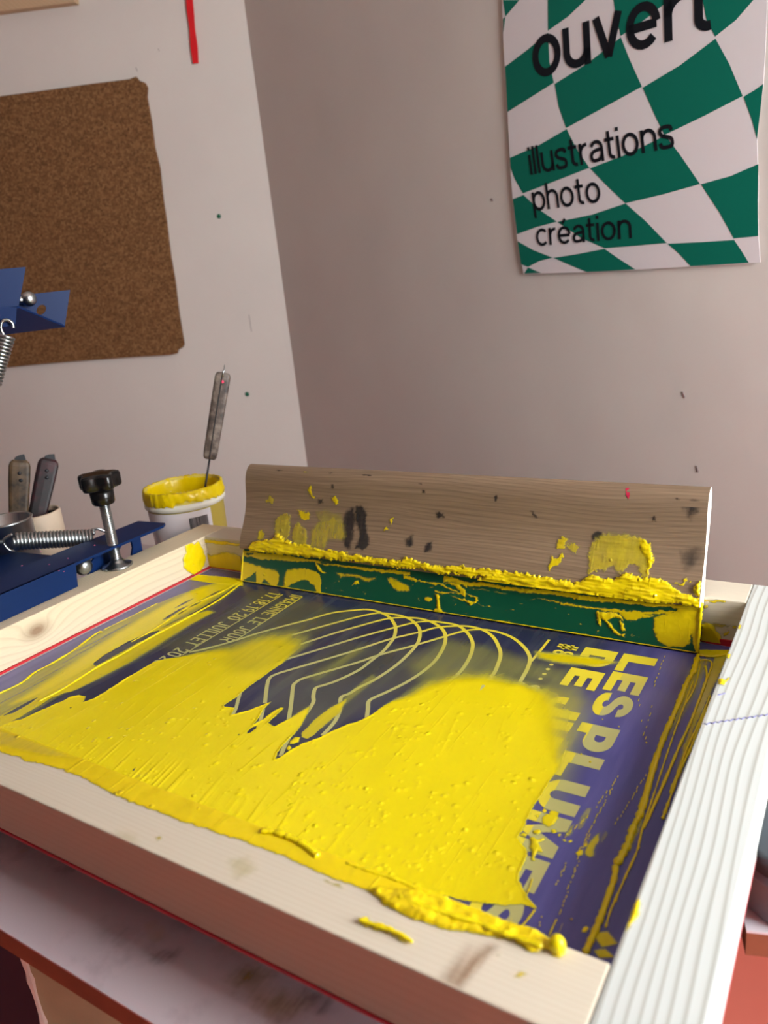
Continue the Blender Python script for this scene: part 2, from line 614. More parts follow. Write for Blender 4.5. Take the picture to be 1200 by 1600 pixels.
def stroke_glyph(c, w):
    """returns (advance width, strokes)"""
    h = w / 2
    W = .84
    sp = lambda p: [tuple(q) for q in smooth_path(p, 6)]
    dot = lambda x, y: [(x, y - h * 1.05), (x, y + h * 1.05)]
    e_arc = _arc(.46, .5, .46 - h, .52 - h, 4, 318)
    e_bar = [(h * .6, .49), (.92 - h, .49)]
    G = {
        'o': lambda: (.94, [_arc(.47, .5, .47 - h, .52 - h, 0, 370, 37)]),
        'u': lambda: (W, [[(h, 1), (h, .42)] + _arc(W / 2, .40, W / 2 - h, .42 - h, 180, 360), [(W - h, 1), (W - h, 0)]]),
        'n': lambda: (W, [[(h, 1), (h, 0)], _arc(W / 2, .60, W / 2 - h, .42 - h, 180, 0) + [(W - h, 0)]]),
        'h': lambda: (W, [[(h, 1.38), (h, 0)], _arc(W / 2, .60, W / 2 - h, .42 - h, 180, 0) + [(W - h, 0)]]),
        'v': lambda: (.86, [[(h, 1), (.43, h * .4)], [(.86 - h, 1), (.43, h * .4)]]),
        'e': lambda: (.92, [e_arc, e_bar]),
        'é': lambda: (.92, [e_arc, e_bar, [(.36, 1.16), (.58, 1.42)]]),
        'r': lambda: (.52, [[(h, 1), (h, 0)], _arc(h + .40, .52, .40, .48 - h, 180, 88)]),
        't': lambda: (.56, [[(.24, 1.30), (.24, .30)] + _arc(.48, .30, .24, .30 - h, 180, 280), [(0, 1 - h), (.54, 1 - h)]]),
        'i': lambda: (w, [[(h, 1), (h, 0)], dot(h, 1.30)]),
        'l': lambda: (w, [[(h, 1.40), (h, 0)]]),
        's': lambda: (.76, [sp([(.76 - h, .74), (.62, .90), (.38, 1.0 - h * .8), (.16, .88), (h, .72), (.20, .57), (.40, .50), (.62, .41), (.76 - h, .26), (.62, .10), (.38, h * .8), (.14, .10), (h * .6, .27)])]),
        'a': lambda: (.82, [[(.82 - h, .70), (.82 - h, 0)], _arc(.43, .66, .39 - h, .36 - h, 165, 0), sp([(.82 - h, .57), (.42, .55), (.17, .46), (h, .28), (.16, .11), (.36, h), (.60, .14), (.82 - h, .34)])]),
        'p': lambda: (.92, [[(h, 1), (h, -.38)], _arc(.47, .5, .46 - h, .52 - h, 0, 370, 37)]),
        'c': lambda: (.84, [_arc(.46, .5, .46 - h, .52 - h, 42, 318)]),
        'I': lambda: (w, [[(h, 0), (h, 1)]]), ' ': lambda: (.30, []), '.': lambda: (w, [[(h, 0), (h, w)]]),
        'M': lambda: (.72, [[(h, 0), (h, 1)], [(.72 - h, 0), (.72 - h, 1)], [(h, 1 - h), (.36, .32)], [(.72 - h, 1 - h), (.36, .32)]]),
        'A': lambda: (.60, [[(h * .6, 0), (.30, 1)], [(.60 - h * .6, 0), (.30, 1)], [(.12, .28), (.48, .28)]]),
        'G': lambda: (.56, [[(.56 - h, .70)] + _arc(.28, .72, .28 - h, .28 - h, 0, 180) + _arc(.28, .28, .28 - h, .28 - h, 180, 360) + [(.56 - h, .48), (.30, .48)]]),
        'N': lambda: (.58, [[(h, 0), (h, 1)], [(.58 - h, 0), (.58 - h, 1)], [(h, 1 - h), (.58 - h, h)]]),
        'E': lambda: (.48, [[(h, 0), (h, 1)], [(h, h), (.48, h)], [(h, .5), (.44, .5)], [(h, 1 - h), (.48, 1 - h)]]),
        'L': lambda: (.46, [[(h, 0), (h, 1)], [(h, h), (.46, h)]]),
        'J': lambda: (.46, [[(.46 - h, 1), (.46 - h, .26)] + _arc(.22, .26, .24 - h, .26 - h, 0, -170)]),
        'O': lambda: (.56, [_arc(.28, .70, .28 - h, .30 - h, 0, 180) + _arc(.28, .30, .28 - h, .30 - h, 180, 360) + [(.56 - h, .70)]]),
        '0': lambda: (.54, [_arc(.27, .70, .27 - h, .30 - h, 0, 180) + _arc(.27, .30, .27 - h, .30 - h, 180, 360) + [(.54 - h, .70)]]),
        'U': lambda: (.56, [[(h, 1), (h, .30)] + _arc(.28, .30, .28 - h, .30 - h, 180, 360) + [(.56 - h, 1)]]),
        'R': lambda: (.56, [[(h, 0), (h, 1)], [(h, 1 - h), (.30, 1 - h)] + _arc(.30, .73, .26 - h, .27 - h, 90, -90) + [(h, .46)], [(.30, .46), (.54 - h, 0)]]),
        'T': lambda: (.50, [[(.25, 0), (.25, 1)], [(0, 1 - h), (.50, 1 - h)]]),
        'P': lambda: (.54, [[(h, 0), (h, 1)], [(h, 1 - h), (.30, 1 - h)] + _arc(.30, .73, .24 - h, .27 - h, 90, -90) + [(h, .46)]]),
        'S': lambda: (.54, [sp([(.54 - h, .76), (.46, .92), (.27, 1 - h), (.10, .90), (h, .74), (.14, .59), (.27, .51), (.42, .41), (.54 - h, .25), (.44, .09), (.27, h), (.09, .09), (h, .26)])]),
        '1': lambda: (.30, [[(.02, .80), (.30 - h, 1 - h * .5)], [(.30 - h, 0), (.30 - h, 1)]]),
        '7': lambda: (.50, [[(0, 1 - h), (.49, 1 - h)], [(.47, 1 - h), (.18, 0)]]),
        '8': lambda: (.54, [_arc(.27, .74, .24 - h, .26 - h, 0, 360, 24), _arc(.27, .26, .27 - h, .27 - h, 0, 360, 24)]),
        '9': lambda: (.54, [_arc(.27, .68, .27 - h, .32 - h, 0, 360, 24), [(.54 - h, .68), (.50 - h, .35), (.30, 0)]]),
        '6': lambda: (.54, [_arc(.27, .32, .27 - h, .32 - h, 0, 360, 24), [(h, .32), (.04 + h, .65), (.28, 1)]]),
        '2': lambda: (.52, [sp([(h, .70), (.08, .88), (.26, 1 - h), (.45, .88), (.52 - h, .68), (.40, .45), (.20, .22), (h, h)]), [(h * .6, h), (.52, h)]]),
        '5': lambda: (.52, [[(.48, 1 - h), (h + .02, 1 - h), (h, .55)], sp([(h, .52), (.26, .64), (.45, .54), (.52 - h, .33), (.42, .10), (.24, h), (.06, .12), (h * .5, .22)])]),
        '#': lambda: (.62, [[(.14, 0), (.24, 1)], [(.38, 0), (.48, 1)], [(.02, .68), (.60, .68)], [(.02, .32), (.60, .32)]]),
        '-': lambda: (.32, [[(.03, .42), (.29, .42)]]),
    }
    return G[c]()


def place_text(name, body, o3, x3, y3, mat, parent, w=0.18, gap=0.15):
    """o3 = baseline start, x3 = baseline end, y3 = one letter height above o3"""
    o3, x3, y3 = Vector(o3), Vector(x3), Vector(y3)
    g = []
    x = 0.0
    for c in body:
        adv, st = stroke_glyph(c, w)
        g.append((x, st))
        x += adv + gap
    x -= gap
    ex, ey = (x3 - o3) / x, (y3 - o3)
    bm = bmesh.new()
    for x0, st in g:
        for pl in st:
            ribbon2d(bm, pl, w, lambda q: o3 + ex * (x0 + q[0]) + ey * q[1])
    return from_bm(name, bm, mat, parent)


# ---- thin coats of ink: a fine grid on a surface, with its cover (0..1) kept per vertex
def sdf_poly(X, Y, poly, soft):
    n = len(poly)
    best = np.full(X.shape, 1e9)
    sf = np.zeros(X.shape)
    inside = np.zeros(X.shape, bool)
    for i in range(n):
        ax, ay = poly[i]
        bx, by = poly[(i + 1) % n]
        dx, dy = bx - ax, by - ay
        t = np.clip(((X - ax) * dx + (Y - ay) * dy) / (dx * dx + dy * dy + 1e-15), 0, 1)
        d = (X - ax - t * dx) ** 2 + (Y - ay - t * dy) ** 2
        s = soft[i] + t * (soft[(i + 1) % n] - soft[i])
        mk = d < best
        best = np.where(mk, d, best)
        sf = np.where(mk, s, sf)
        cond = ((ay > Y) != (by > Y)) & (X < dx * (Y - ay) / (dy if abs(dy) > 1e-15 else 1e-15) + ax)
        inside ^= cond
    d = np.sqrt(best)
    return np.where(inside, d, -d), sf


def film(name, to3, nrm, u0, u1, v0, v1, res, layers, mat, parent=None, base=0.0003, seed=1, warp=0.0006, surf=None, lump=0.5, lump_scale=140, lump_v=None, extra=None):
    """layers: dicts poly [(u,v)...], soft (mm, scalar or list), cov, thick (mm), sub"""
    nu = int((u1 - u0) / res) + 1
    nv = int((v1 - v0) / res) + 1
    us = np.linspace(u0, u1, nu)
    vs = np.linspace(v0, v1, nv)
    X, Y = np.meshgrid(us, vs)
    wx = X + (fbm(X * 420, Y * 420, 3, seed) - 0.5) * 2 * warp + (fbm(X * 90, Y * 90, 2, seed + 5) - 0.5) * 2 * warp
    wy = Y + (fbm(X * 420, Y * 420, 3, seed + 9) - 0.5) * 2 * warp + (fbm(X * 90, Y * 90, 2, seed + 15) - 0.5) * 2 * warp
    C = np.zeros(X.shape)
    T = np.zeros(X.shape)
    for L in layers:
        poly = L['poly']
        soft = L.get('soft', 0.5)
        if not isinstance(soft, (list, tuple)):
            soft = [soft] * len(poly)
        soft = [s * 0.001 for s in soft]
        mg = max(soft) + 0.003 + warp * 2
        pu = [p[0] for p in poly]
        pv = [p[1] for p in poly]
        i0, i1 = np.searchsorted(us, [min(pu) - mg, max(pu) + mg])
        j0, j1 = np.searchsorted(vs, [min(pv) - mg, max(pv) + mg])
        if i1 <= i0 or j1 <= j0:
            continue
        sl = (slice(j0, j1), slice(i0, i1))
        d, sf = sdf_poly(wx[sl], wy[sl], poly, soft)
        a = np.clip((d + sf) / (2 * sf + 1e-9), 0, 1)
        a = a * a * (3 - 2 * a)
        if L.get('sub'):
            C[sl] *= 1 - a * L.get('cov', 1.0)
            T[sl] *= 1 - a
            continue
        C[sl] = 1 - (1 - C[sl]) * (1 - a * L.get('cov', 1.0))
        th = L.get('thick', 0.0) * 0.001
        if th:
            e = np.clip(d / 0.003, 0, 1)
            T[sl] = np.maximum(T[sl], th * np.sqrt(np.clip(e * (2 - e), 0, 1)))
        rg = L.get('ridge', 0.0) * 0.001
        if rg:
            hard = np.clip(1 - sf / 0.0012, 0, 1)
            T[sl] = np.maximum(T[sl], rg * hard * np.exp(-((d - 0.0006) / 0.0009) ** 2) * (fbm(X[sl] * 130, Y[sl] * 130, 2, seed + 3) * 1.4))
    H = base + T * (1 - lump + lump * 2 * fbm(X * lump_scale, Y * (lump_v or lump_scale), 3, seed + 21))
    if extra is not None:
        H = H + extra(X, Y, C)
    keep = C > 0.015
    cell = keep[:-1, :-1] | keep[1:, :-1] | keep[:-1, 1:] | keep[1:, 1:]
    idx = np.full(X.shape, -1, np.int64)
    used = np.zeros(X.shape, bool)
    used[:-1, :-1] |= cell
    used[1:, :-1] |= cell
    used[:-1, 1:] |= cell
    used[1:, 1:] |= cell
    idx[used] = np.arange(used.sum())
    U = X[used]
    V = Y[used]
    if surf is not None:
        pos = surf(U, V, H[used])
    else:
        o = np.array(to3((0, 0)))
        eu = np.array(to3((1, 0))) - o
        ev = np.array(to3((0, 1))) - o
        pos = o + U[:, None] * eu + V[:, None] * ev + H[used][:, None] * np.array(nrm)
    jj, ii = np.nonzero(cell)
    q = np.stack([idx[jj, ii], idx[jj, ii + 1], idx[jj + 1, ii + 1], idx[jj + 1, ii]], 1)
    me = bpy.data.meshes.new(name)
    me.vertices.add(len(pos))
    me.vertices.foreach_set('co', pos.astype(np.float32).ravel())
    me.loops.add(q.size)
    me.loops.foreach_set('vertex_index', q.astype(np.int32).ravel())
    me.polygons.add(len(q))
    me.polygons.foreach_set('loop_start', (np.arange(len(q)) * 4).astype(np.int32))
    me.polygons.foreach_set('loop_total', np.full(len(q), 4, np.int32))
    me.update(calc_edges=True)
    at = me.attributes.new('cover', 'FLOAT', 'POINT')
    at.data.foreach_set('value', C[used].astype(np.float32))
    return link_mesh(name, me, mat, parent, smooth=True)


# ================================================================== THE ROOM
corner = on_plane((480, 725), (0, 0, 0), np.array([0, 0, 1.0]))
_r = ray(480, 725)
corner = CAM + _r / math.hypot(_r[0], _r[1]) * 2.0
CX, CY = corner[0], corner[1]
dr = np.array([0.94096, -0.33852, 0.0])      # along the right wall, away from the corner
dl = np.array([-0.8971, -0.4418, 0.0])       # along the left wall, away from the corner
nr = np.array([-0.33852, -0.94096, 0.0])     # into the room
nl = np.array([0.4418, -0.8971, 0.0])
ROOM_H = 2.55


def wall_slab(name, a, b, n, mat):
    t = -np.array(n) * 0.12
    bm = bmesh.new()
    prism(bm, [(a[0], a[1], 0), (b[0], b[1], 0), (b[0], b[1], ROOM_H), (a[0], a[1], ROOM_H)], t)
    return structure(from_bm(name, bm, mat))


cr = np.array([CX, CY, 0.0])
right_len = (WIN_X - CX) / dr[0]
wall_right = wall_slab('wall_right', cr, cr + dr * right_len, nr, MAT['wall'])
wall_left = wall_slab('wall_left', cr, cr + dl * 2.6, nl, MAT['wall'])
WXE = (cr + dr * right_len)[1]
box_floor = from_bm('floor', bm_box(bmesh.new(), (-4.0, -2.6, -0.1), (WIN_X + .12, 2.0, 0.0)), MAT['floor'])
structure(box_floor)
structure(from_bm('ceiling', bm_box(bmesh.new(), (-4.0, -2.6, ROOM_H), (WIN_X + .12, 2.0, ROOM_H + 0.1)), MAT['wall']))
# window wall, out of the picture to the right, with its opening
bmw = bmesh.new()
bm_box(bmw, (WIN_X, -2.6, 0), (WIN_X + .12, WIN_Y0, ROOM_H))
bm_box(bmw, (WIN_X, WIN_Y1, 0), (WIN_X + .12, WXE + 0.1, ROOM_H))
bm_box(bmw, (WIN_X, WIN_Y0, 0), (WIN_X + .12, WIN_Y1, WIN_Z0))
bm_box(bmw, (WIN_X, WIN_Y0, WIN_Z1), (WIN_X + .12, WIN_Y1, ROOM_H))
structure(from_bm('wall_window', bmw, MAT['wall']))


def on_rw(p, off=0.0):
    return on_plane(p, cr + nr * off, nr)


def on_lw(p, off=0.0):
    return on_plane(p, cr + nl * off, nl)


# small paint specks and scuffs on the plaster
for nm, (px, py), r, rgb in (('paint_speck', (342, 338), 0.0055, (10, 96, 66)), ('paint_speck', (386, 616), 0.006, (20, 100, 72))):
    bm = bmesh.new()
    p = on_lw((px, py), 0.0)
    lathe(bm, p, nl, [(r, 0.0), (r * 0.9, 0.0008), (r * 0.4, 0.0014), (0, 0.0015)], 14)
    from_bm(nm, bm, simple('green_paint_speck', rgb, 0.4), wall_left, True)
for a, b in (((389, 492), (393, 518)), ((212, 105), (215, 112)), ((247, 76), (249, 80))):
    bm = bmesh.new()
    tube(bm, [on_lw(a, 0.0004), on_lw(b, 0.0004)], 0.0007, 5)
    from_bm('scratch', bm, simple('grey_scuff', (140, 126, 124), 0.8), wall_left)
for a, b in (((1066, 612), (1070, 622)), ((1088, 728), (1091, 738)), ((768, 310), (770, 314))):
    bm = bmesh.new()
    tube(bm, [on_rw(a, 0.0004), on_rw(b, 0.0004)], 0.0008, 5)
    from_bm('scratch', bm, simple('grey_scuff', (120, 100, 100), 0.8), wall_right)

# ================================================================== THINGS ON THE WALLS
# cork board
cb = [(-260, 186), (0, 152), (70, 143), (140, 133), (205, 125), (215, 121), (219, 127), (228, 130), (232, 137), (231, 152), (238, 190), (243, 230), (251, 262),
      (256, 310), (262, 350), (268, 400), (275, 440), (281, 490), (289, 538), (286, 543), (280, 546), (278, 552), (268, 554), (200, 558), (120, 564), (60, 569), (0, 575), (-260, 594)]
bm = bmesh.new()
prism(bm, [on_lw(p, 0.0005) for p in cb], nl * 0.009)
cork = from_bm('cork_board', bm, MAT['cork'])
tag(cork, 'brown cork board with worn corners on the left white wall', 'board')

# pale wooden frame above it, only its lower right corner in view
bm = bmesh.new()
prism(bm, [on_lw(p, 0.0005) for p in ((-220, 52), (124, 8), (118, -60), (88, -56), (92, -14), (-220, 22))], nl * 0.022)
fr = from_bm('wooden_frame', bm, wood('pale_frame_wood', lin(214, 184, 150), lin(200, 168, 134), lin(170, 134, 98), 'X', 200, 0.3, 1.0))
tag(fr, 'pale wooden frame hanging above the cork board, lower corner showing', 'frame')

# red strap
strap_px = [(290, -120), (293, -60), (296, 0), (300, 40), (303, 70), (306, 99)]
bm = bmesh.new()
pl = smooth_path([tuple(on_lw(p, 0.006)) for p in strap_px], 5)
al = Vector(dl)
vs = []
for i, p in enumerate(pl):
    w = 0.0072 + 0.0008 * math.sin(i * 0.7)
    p = Vector(p)
    vs.append([bm.verts.new(p + al * sx * w + Vector(nl) * sz * 0.0016) for sx, sz in ((-1, -1), (1, -1), (1, 1), (-1, 1))])
for a, b in zip(vs, vs[1:]):
    for j in range(4):
        bm.faces.new([a[j], a[(j + 1) % 4], b[(j + 1) % 4], b[j]])
bm.faces.new(vs[0])
bm.faces.new(list(reversed(vs[-1])))
st = from_bm('hanging_strap', bm, MAT['red_strap'])
tag(st, 'narrow red strap hanging down the left wall near the corner', 'strap')

# poster
PK = lambda x, y: (700 + x / 2.4, y / 2.4)
po = [(203, -260), (204, 0), (207, 120), (213, 250), (224, 420), (233, 600), (243, 745), (258, 880), (268, 950), (285, 1027), (400, 1024), (520, 1021), (700, 1012),
      (910, 999), (1050, 992), (1172, 984), (1166, 890), (1163, 800), (1166, 690), (1162, 600), (1160, 520), (1172, 410), (1184, 315), (1192, 170), (1196, 60), (1198, 0), (1200, -260)]
bm = bmesh.new()
prism(bm, [on_rw(PK(*p), 0.0030) for p in po], nr * 0.0006)
poster = from_bm('poster', bm, MAT['paper'])
tag(poster, 'white poster with warped green checks and black lettering on right wall', 'poster')
GREEN = [
    [(206, 0), (268, 0), (215, 62)], [(215, 62), (208, 120), (206, 72)],
    [(375, -150), (560, -150), (515, 0), (450, 62), (375, 115), (374, 0)],
    [(214, 250), (300, 185), (375, 122), (380, 230), (397, 310), (310, 365), (223, 420)],
    [(400, 315), (520, 240), (648, 140), (680, 220), (727, 325), (590, 400), (443, 480), (415, 400)],
    [(618, -150), (900, -150), (830, 0), (740, 72), (648, 135), (630, 60), (620, 0)],
    [(952, -150), (1180, -150), (1145, 0), (1080, 75), (1002, 137), (968, 70), (955, 0)],
    [(730, 329), (870, 245), (1003, 145), (1055, 240), (1105, 360), (960, 435), (812, 506), (775, 430)],
    [(1108, 363), (1150, 338), (1183, 314), (1172, 410), (1159, 522), (1140, 450)],
    [(232, 592), (340, 545), (445, 484), (480, 555), (530, 629), (400, 680), (281, 725), (250, 670), (235, 630)],
    [(533, 631), (680, 575), (815, 508), (870, 580), (945, 690), (810, 728), (665, 762), (590, 690)],
    [(949, 691), (1060, 660), (1164, 615), (1162, 740), (1163, 885), (1072, 894), (1020, 800)],
    [(243, 747), (283, 731), (340, 785), (408, 831), (330, 852), (259, 878)],
    [(411, 832), (540, 805), (666, 763), (740, 828), (820, 911), (700, 922), (588, 931), (500, 893)],
    [(261, 905), (320, 938), (392, 966), (340, 980), (300, 1001), (274, 990)],
    [(396, 967), (490, 952), (587, 933), (640, 970), (702, 1010), (610, 1016), (520, 1020), (460, 995)],
    [(824, 914), (950, 908), (1073, 900), (1100, 940), (1128, 985), (1020, 992), (910, 998), (865, 950)],
    [(300, 1003), (325, 1014), (349, 1023), (286, 1026)],
]
bm = bmesh.new()
for g in GREEN:
    pts3 = [on_rw(PK(*p), 0.0039) for p in g]
    u = Vector(dr)
    o0 = Vector(pts3[0])
    flat2 = [((Vector(p) - o0).dot(u), p[2] - o0.z) for p in pts3]
    poly2d(bm, flat2, lambda q: o0 + u * q[0] + Vector((0, 0, q[1])))
from_bm('check_pattern', bm, MAT['poster_green'], poster)
PT = lambda x, y: on_rw(PK(x, y), 0.0044)
place_text('poster_lettering', 'ouvert', PT(322, 297), PT(992, 110), PT(312, 148), MAT['poster_black'], poster, 0.205, 0.085)
place_text('poster_lettering', 'illustrations', PT(310, 656), PT(850, 552), PT(300, 582), MAT['poster_black'], poster, 0.165, 0.12)
place_text('poster_lettering', 'photo', PT(322, 792), PT(575, 757), PT(313, 722), MAT['poster_black'], poster, 0.165, 0.12)
place_text('poster_lettering', 'création', PT(333, 923), PT(690, 893), PT(328, 860), MAT['poster_black'], poster, 0.165, 0.12)

# ================================================================== TABLES
ZT = CZ - 1.29 * S           # table top level
TH = 0.018


def table(name, poly, lab, legs, top_mat, legmat):
    t = empty(name, (sum(p[0] for p in poly) / len(poly), sum(p[1] for p in poly) / len(poly), 0))
    bm = bmesh.new()
    prism(bm, [(p[0], p[1], ZT - 0.0015) for p in poly], (0, 0, 0.0015))
    from_bm('table_top', bm, top_mat, t)
    bm = bmesh.new()
    prism(bm, [(p[0], p[1], ZT - TH) for p in poly], (0, 0, TH - 0.0016))
    from_bm('edge_band', bm, MAT['brown_edge'], t)
    for x, y in legs:
        box('leg', (x - 0.02, y - 0.02, 0), (x + 0.02, y + 0.02, ZT - TH), legmat, t, 0.002)
    tag(t, lab, 'table')
    return t


table('work_table', [(-1.12, 0.189), (-0.085, 0.189), (-0.085, 0.80), (-1.12, 0.80)],
      'pale lilac work table with brown edge under the printing frame', [(-1.05, 0.30), (-0.12, 0.30), (-1.05, 0.74), (-0.12, 0.74)], MAT['table_top'], MAT['dark_steel'])
e0 = on_plane((1155, 1453), (0, 0, ZT), np.array([0, 0, 1.0]))
e1 = on_plane((1200, 1458), (0, 0, ZT), np.array([0, 0, 1.0]))
ed = (e1 - e0) / np.linalg.norm(e1 - e0)
en = np.array([-ed[1], ed[0], 0])
s0 = e0 + ed * 0.004
side_poly = [s0, s0 + ed * 0.36, s0 + ed * 0.36 + en * 0.14, s0 + en * 0.14]
side_poly = [(p[0], p[1]) for p in side_poly]
_ctr = np.mean(np.array(side_poly), 0)
side_legs = [tuple(np.array(p) + (_ctr - np.array(p)) * 0.45) for p in side_poly]
table('side_table', side_poly, 'white topped side table with brown edge right of the printing frame', side_legs, MAT['white_top'], MAT['dark_steel'])

# old ochre ink stains on the work table
wt = bpy.data.objects['work_table']
m_oc = ink_mat('ochre_stain', (190, 160, 70), 'cover', 1.0, 0.1, 0.5)
TB = lambda p: tuple(on_plane(p, (0, 0, ZT), np.array([0, 0, 1.0]))[:2])
film('ink_stain', lambda q: (q[0], q[1], ZT), (0, 0, 1), -0.75, -0.2, 0.19, 0.30, 0.002,
     [dict(poly=[TB(p) for p in q_], soft=9, cov=c_) for q_, c_ in (([(362, 1525), (392, 1508), (425, 1520), (400, 1545), (372, 1545)], .5), ([(400, 1555), (440, 1545), (480, 1565), (450, 1590), (410, 1580)], .45), ([(345, 1470), (375, 1470), (380, 1490), (350, 1492)], .2))],
     m_oc, wt, base=0.0002, seed=61, warp=.004)
m_gr = ink_mat('grey_stain', (96, 84, 96), 'cover', 1.0, 0.1, 0.5)
for q_, c_ in (([(240, 1492), (280, 1485), (276, 1494), (250, 1500)], .4), ([(470, 1545), (520, 1560), (515, 1580), (475, 1570)], .35), ([(90, 1360), (115, 1352), (112, 1360), (95, 1366)], .35), ([(150, 1440), (210, 1455), (200, 1490), (150, 1470)], .12)):
    tq = [TB(p) for p in q_]
    film('dark_stain', lambda q: (q[0], q[1], ZT), (0, 0, 1), min(p[0] for p in tq) - .012, max(p[0] for p in tq) + .012, max(.19, min(p[1] for p in tq) - .012), max(p[1] for p in tq) + .012, 0.002,
         [dict(poly=tq, soft=5, cov=c_)], m_gr, wt, base=0.0001, seed=63, warp=.004)

# round tin on the side table
tc = on_plane((1262, 1385), (0, 0, ZT), np.array([0, 0, 1.0]))
tin = empty('tin', (tc[0], tc[1], ZT))
bm = bmesh.new()
R = 0.045
lathe(bm, (tc[0], tc[1], ZT), (0, 0, 1), [(0, 0), (R * 0.97, 0), (R, 0.002), (R, 0.026), (R * 1.03, 0.027), (R * 1.03, 0.029), (R, 0.030), (R, 0.034), (0, 0.034)], 56)
from_bm('tin_body', bm, simple('dull_grey_tin', (150, 152, 162), 0.4, metal=0.2, var=0.1), tin, True)
bm = bmesh.new()
lathe(bm, (tc[0], tc[1], ZT + 0.0341), (0, 0, 1), [(0, 0), (R * 0.99, 0), (R * 1.05, 0.001), (R * 1.05, 0.014), (R * 1.02, 0.016), (0, 0.016)], 56)
from_bm('tin_lid', bm, simple('dark_tin_lid', (66, 72, 80), 0.35, metal=0.2, var=0.1), tin, True)
tag(tin, 'round grey metal tin on the white side table beside the frame', 'tin')

# things under the table at the lower left
bp = at_dist((112, 1640), 0.95)
roll = empty('card_box', (bp[0], bp[1], 0))
rz = bp[2]


def quad_slab(px4, d, thick):
    pts = [at_dist(p, d) for p in px4]
    n = np.cross(pts[1] - pts[0], pts[3] - pts[0])
    n = n / np.linalg.norm(n)
    return pts, n * thick


BXC, BYC, BZT = -0.80, 0.42, 0.60
tag(roll, 'beige kraft card box with torn white edges under the work table', 'box')
# box body, standing on the floor, turned a little
ang = math.radians(28)
ca, sa = math.cos(ang), math.sin(ang)
bo = at_dist((45, 1518), 0.86)


def bx(u, v, z):
    return (bo[0] + ca * u - sa * v, bo[1] + sa * u + ca * v, z)


bm = bmesh.new()
W, D = 0.16, 0.20
prism(bm, [bx(0, 0, 0), bx(W, 0, 0), bx(W, D, 0), bx(0, D, 0)], (0, 0, 0.66))
from_bm('box_body', bm, MAT['kraft'], roll)
bm = bmesh.new()
tube(bm, [bx(0, -0.001, 0.30 + 0.01 * i) for i in range(37)], [0.0018 + 0.0022 * random.random() for i in range(37)], 6)
from_bm('torn_edge', bm, MAT['torn_white'], roll)
# navy bin beside the box; added black block behind it stands in for shade


def bin_(lo, hi, mat, label):
    c = empty('bin_and_shade_block', ((lo[0] + hi[0]) / 2, (lo[1] + hi[1]) / 2, 0))
    bm = bmesh.new()
    bm_box(bm, lo, (hi[0], hi[1], hi[2] - .03), .006)
    from_bm('bin_body', bm, mat, c)
    bm = bmesh.new()
    bm_box(bm, (lo[0] - .006, lo[1] - .006, hi[2] - .03), (hi[0] + .006, hi[1] + .006, hi[2]), .004)
    from_bm('bin_lid', bm, mat, c)
    tag(c, label, 'storage bin')


bin_((-1.00, 0.62, 0), (-0.16, 0.78, 0.68), MAT['dark_steel'], 'added black block standing in for shade far back under the work table')
bin_((bo[0] - .32, bo[1] + .05, 0), (bo[0] - .10, bo[1] + .25, 0.70), MAT['navy'], 'dark navy storage bin left of the beige box under table')

# ================================================================== THE PRINTING FRAME
XL0, XL1, XR0, XR1 = -2.580 * S, -2.435 * S, -0.269 * S, -0.129 * S
YF0, YF1, YB0, YB1 = 0.7375 * S, 0.878 * S, 2.2275 * S, 2.3675 * S
ZF1, ZF0 = CZ - S, CZ - 1.14 * S
frame = empty('printing_screen', (-1.35 * S, 1.55 * S, ZF0))
tag(frame, 'wooden printing screen with purple stencil lying over the work table', 'printing screen')
BV = 0.0012
box('frame_bar', (XL0, YF0, ZF0), (XL1, YB1, ZF1), MAT['pine_y'], frame, BV)
box('frame_bar', (XR0, YF0, ZF0), (XR1, YB1, ZF1), MAT['pine_y2'], frame, BV)
box('frame_bar', (XL1 + 0.0002, YF0, ZF0), (XR0 - 0.0002, YF1, ZF1), MAT['pine_x'], frame, BV)
box('frame_bar', (XL1 + 0.0002, YB0, ZF0), (XR0 - 0.0002, YB1, ZF1), MAT['pine_x'], frame, BV)
# red glued mesh border under the bars, showing as a thin line
ZM = ZF0
bm = bmesh.new()
w = 0.0022
bm_box(bm, (XL0, YF0 - 0.0006, ZM - 0.0022), (XL1 + w, YB1, ZM - 0.0002))
bm_box(bm, (XR0 - w, YF0 - 0.0006, ZM - 0.0022), (XR1, YB1, ZM - 0.0002))
bm_box(bm, (XL1 + w, YF0 - 0.0006, ZM - 0.0022), (XR0 - w, YF1 + w, ZM - 0.0002))
bm_box(bm, (XL1 + w, YB0 - .0001, ZM - 0.0022), (XR0 - .032, YB1, ZM - 0.0002))
bm_box(bm, (XR0 - .032, YB0 - .0016, ZM - 0.0022), (XR0 - w, YB1, ZM + 0.004))
o = from_bm('glue_line', bm, MAT['red_glue'], frame)
o['label'] = 'thin red glue line around the mesh'
ZS = ZM - 0.0012             # top of mesh
box('mesh', (XL1 - 0.01, YF1 - 0.01, ZM - 0.0028), (XR0 + 0.01, YB0 + 0.01, ZS - 0.0006), MAT['mesh_white'], frame)
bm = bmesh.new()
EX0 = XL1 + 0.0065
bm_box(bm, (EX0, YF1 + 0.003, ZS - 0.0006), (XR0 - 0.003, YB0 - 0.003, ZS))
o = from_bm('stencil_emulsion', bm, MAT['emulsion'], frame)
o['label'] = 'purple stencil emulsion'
ZMH = (ZS - CZ) / S


def pm(p):
    q = on_plane(p, (0, 0, ZS), np.array([0, 0, 1.0]))
    return (q[0], q[1])


def m3(h):
    return lambda q: (q[0], q[1], ZS + h)


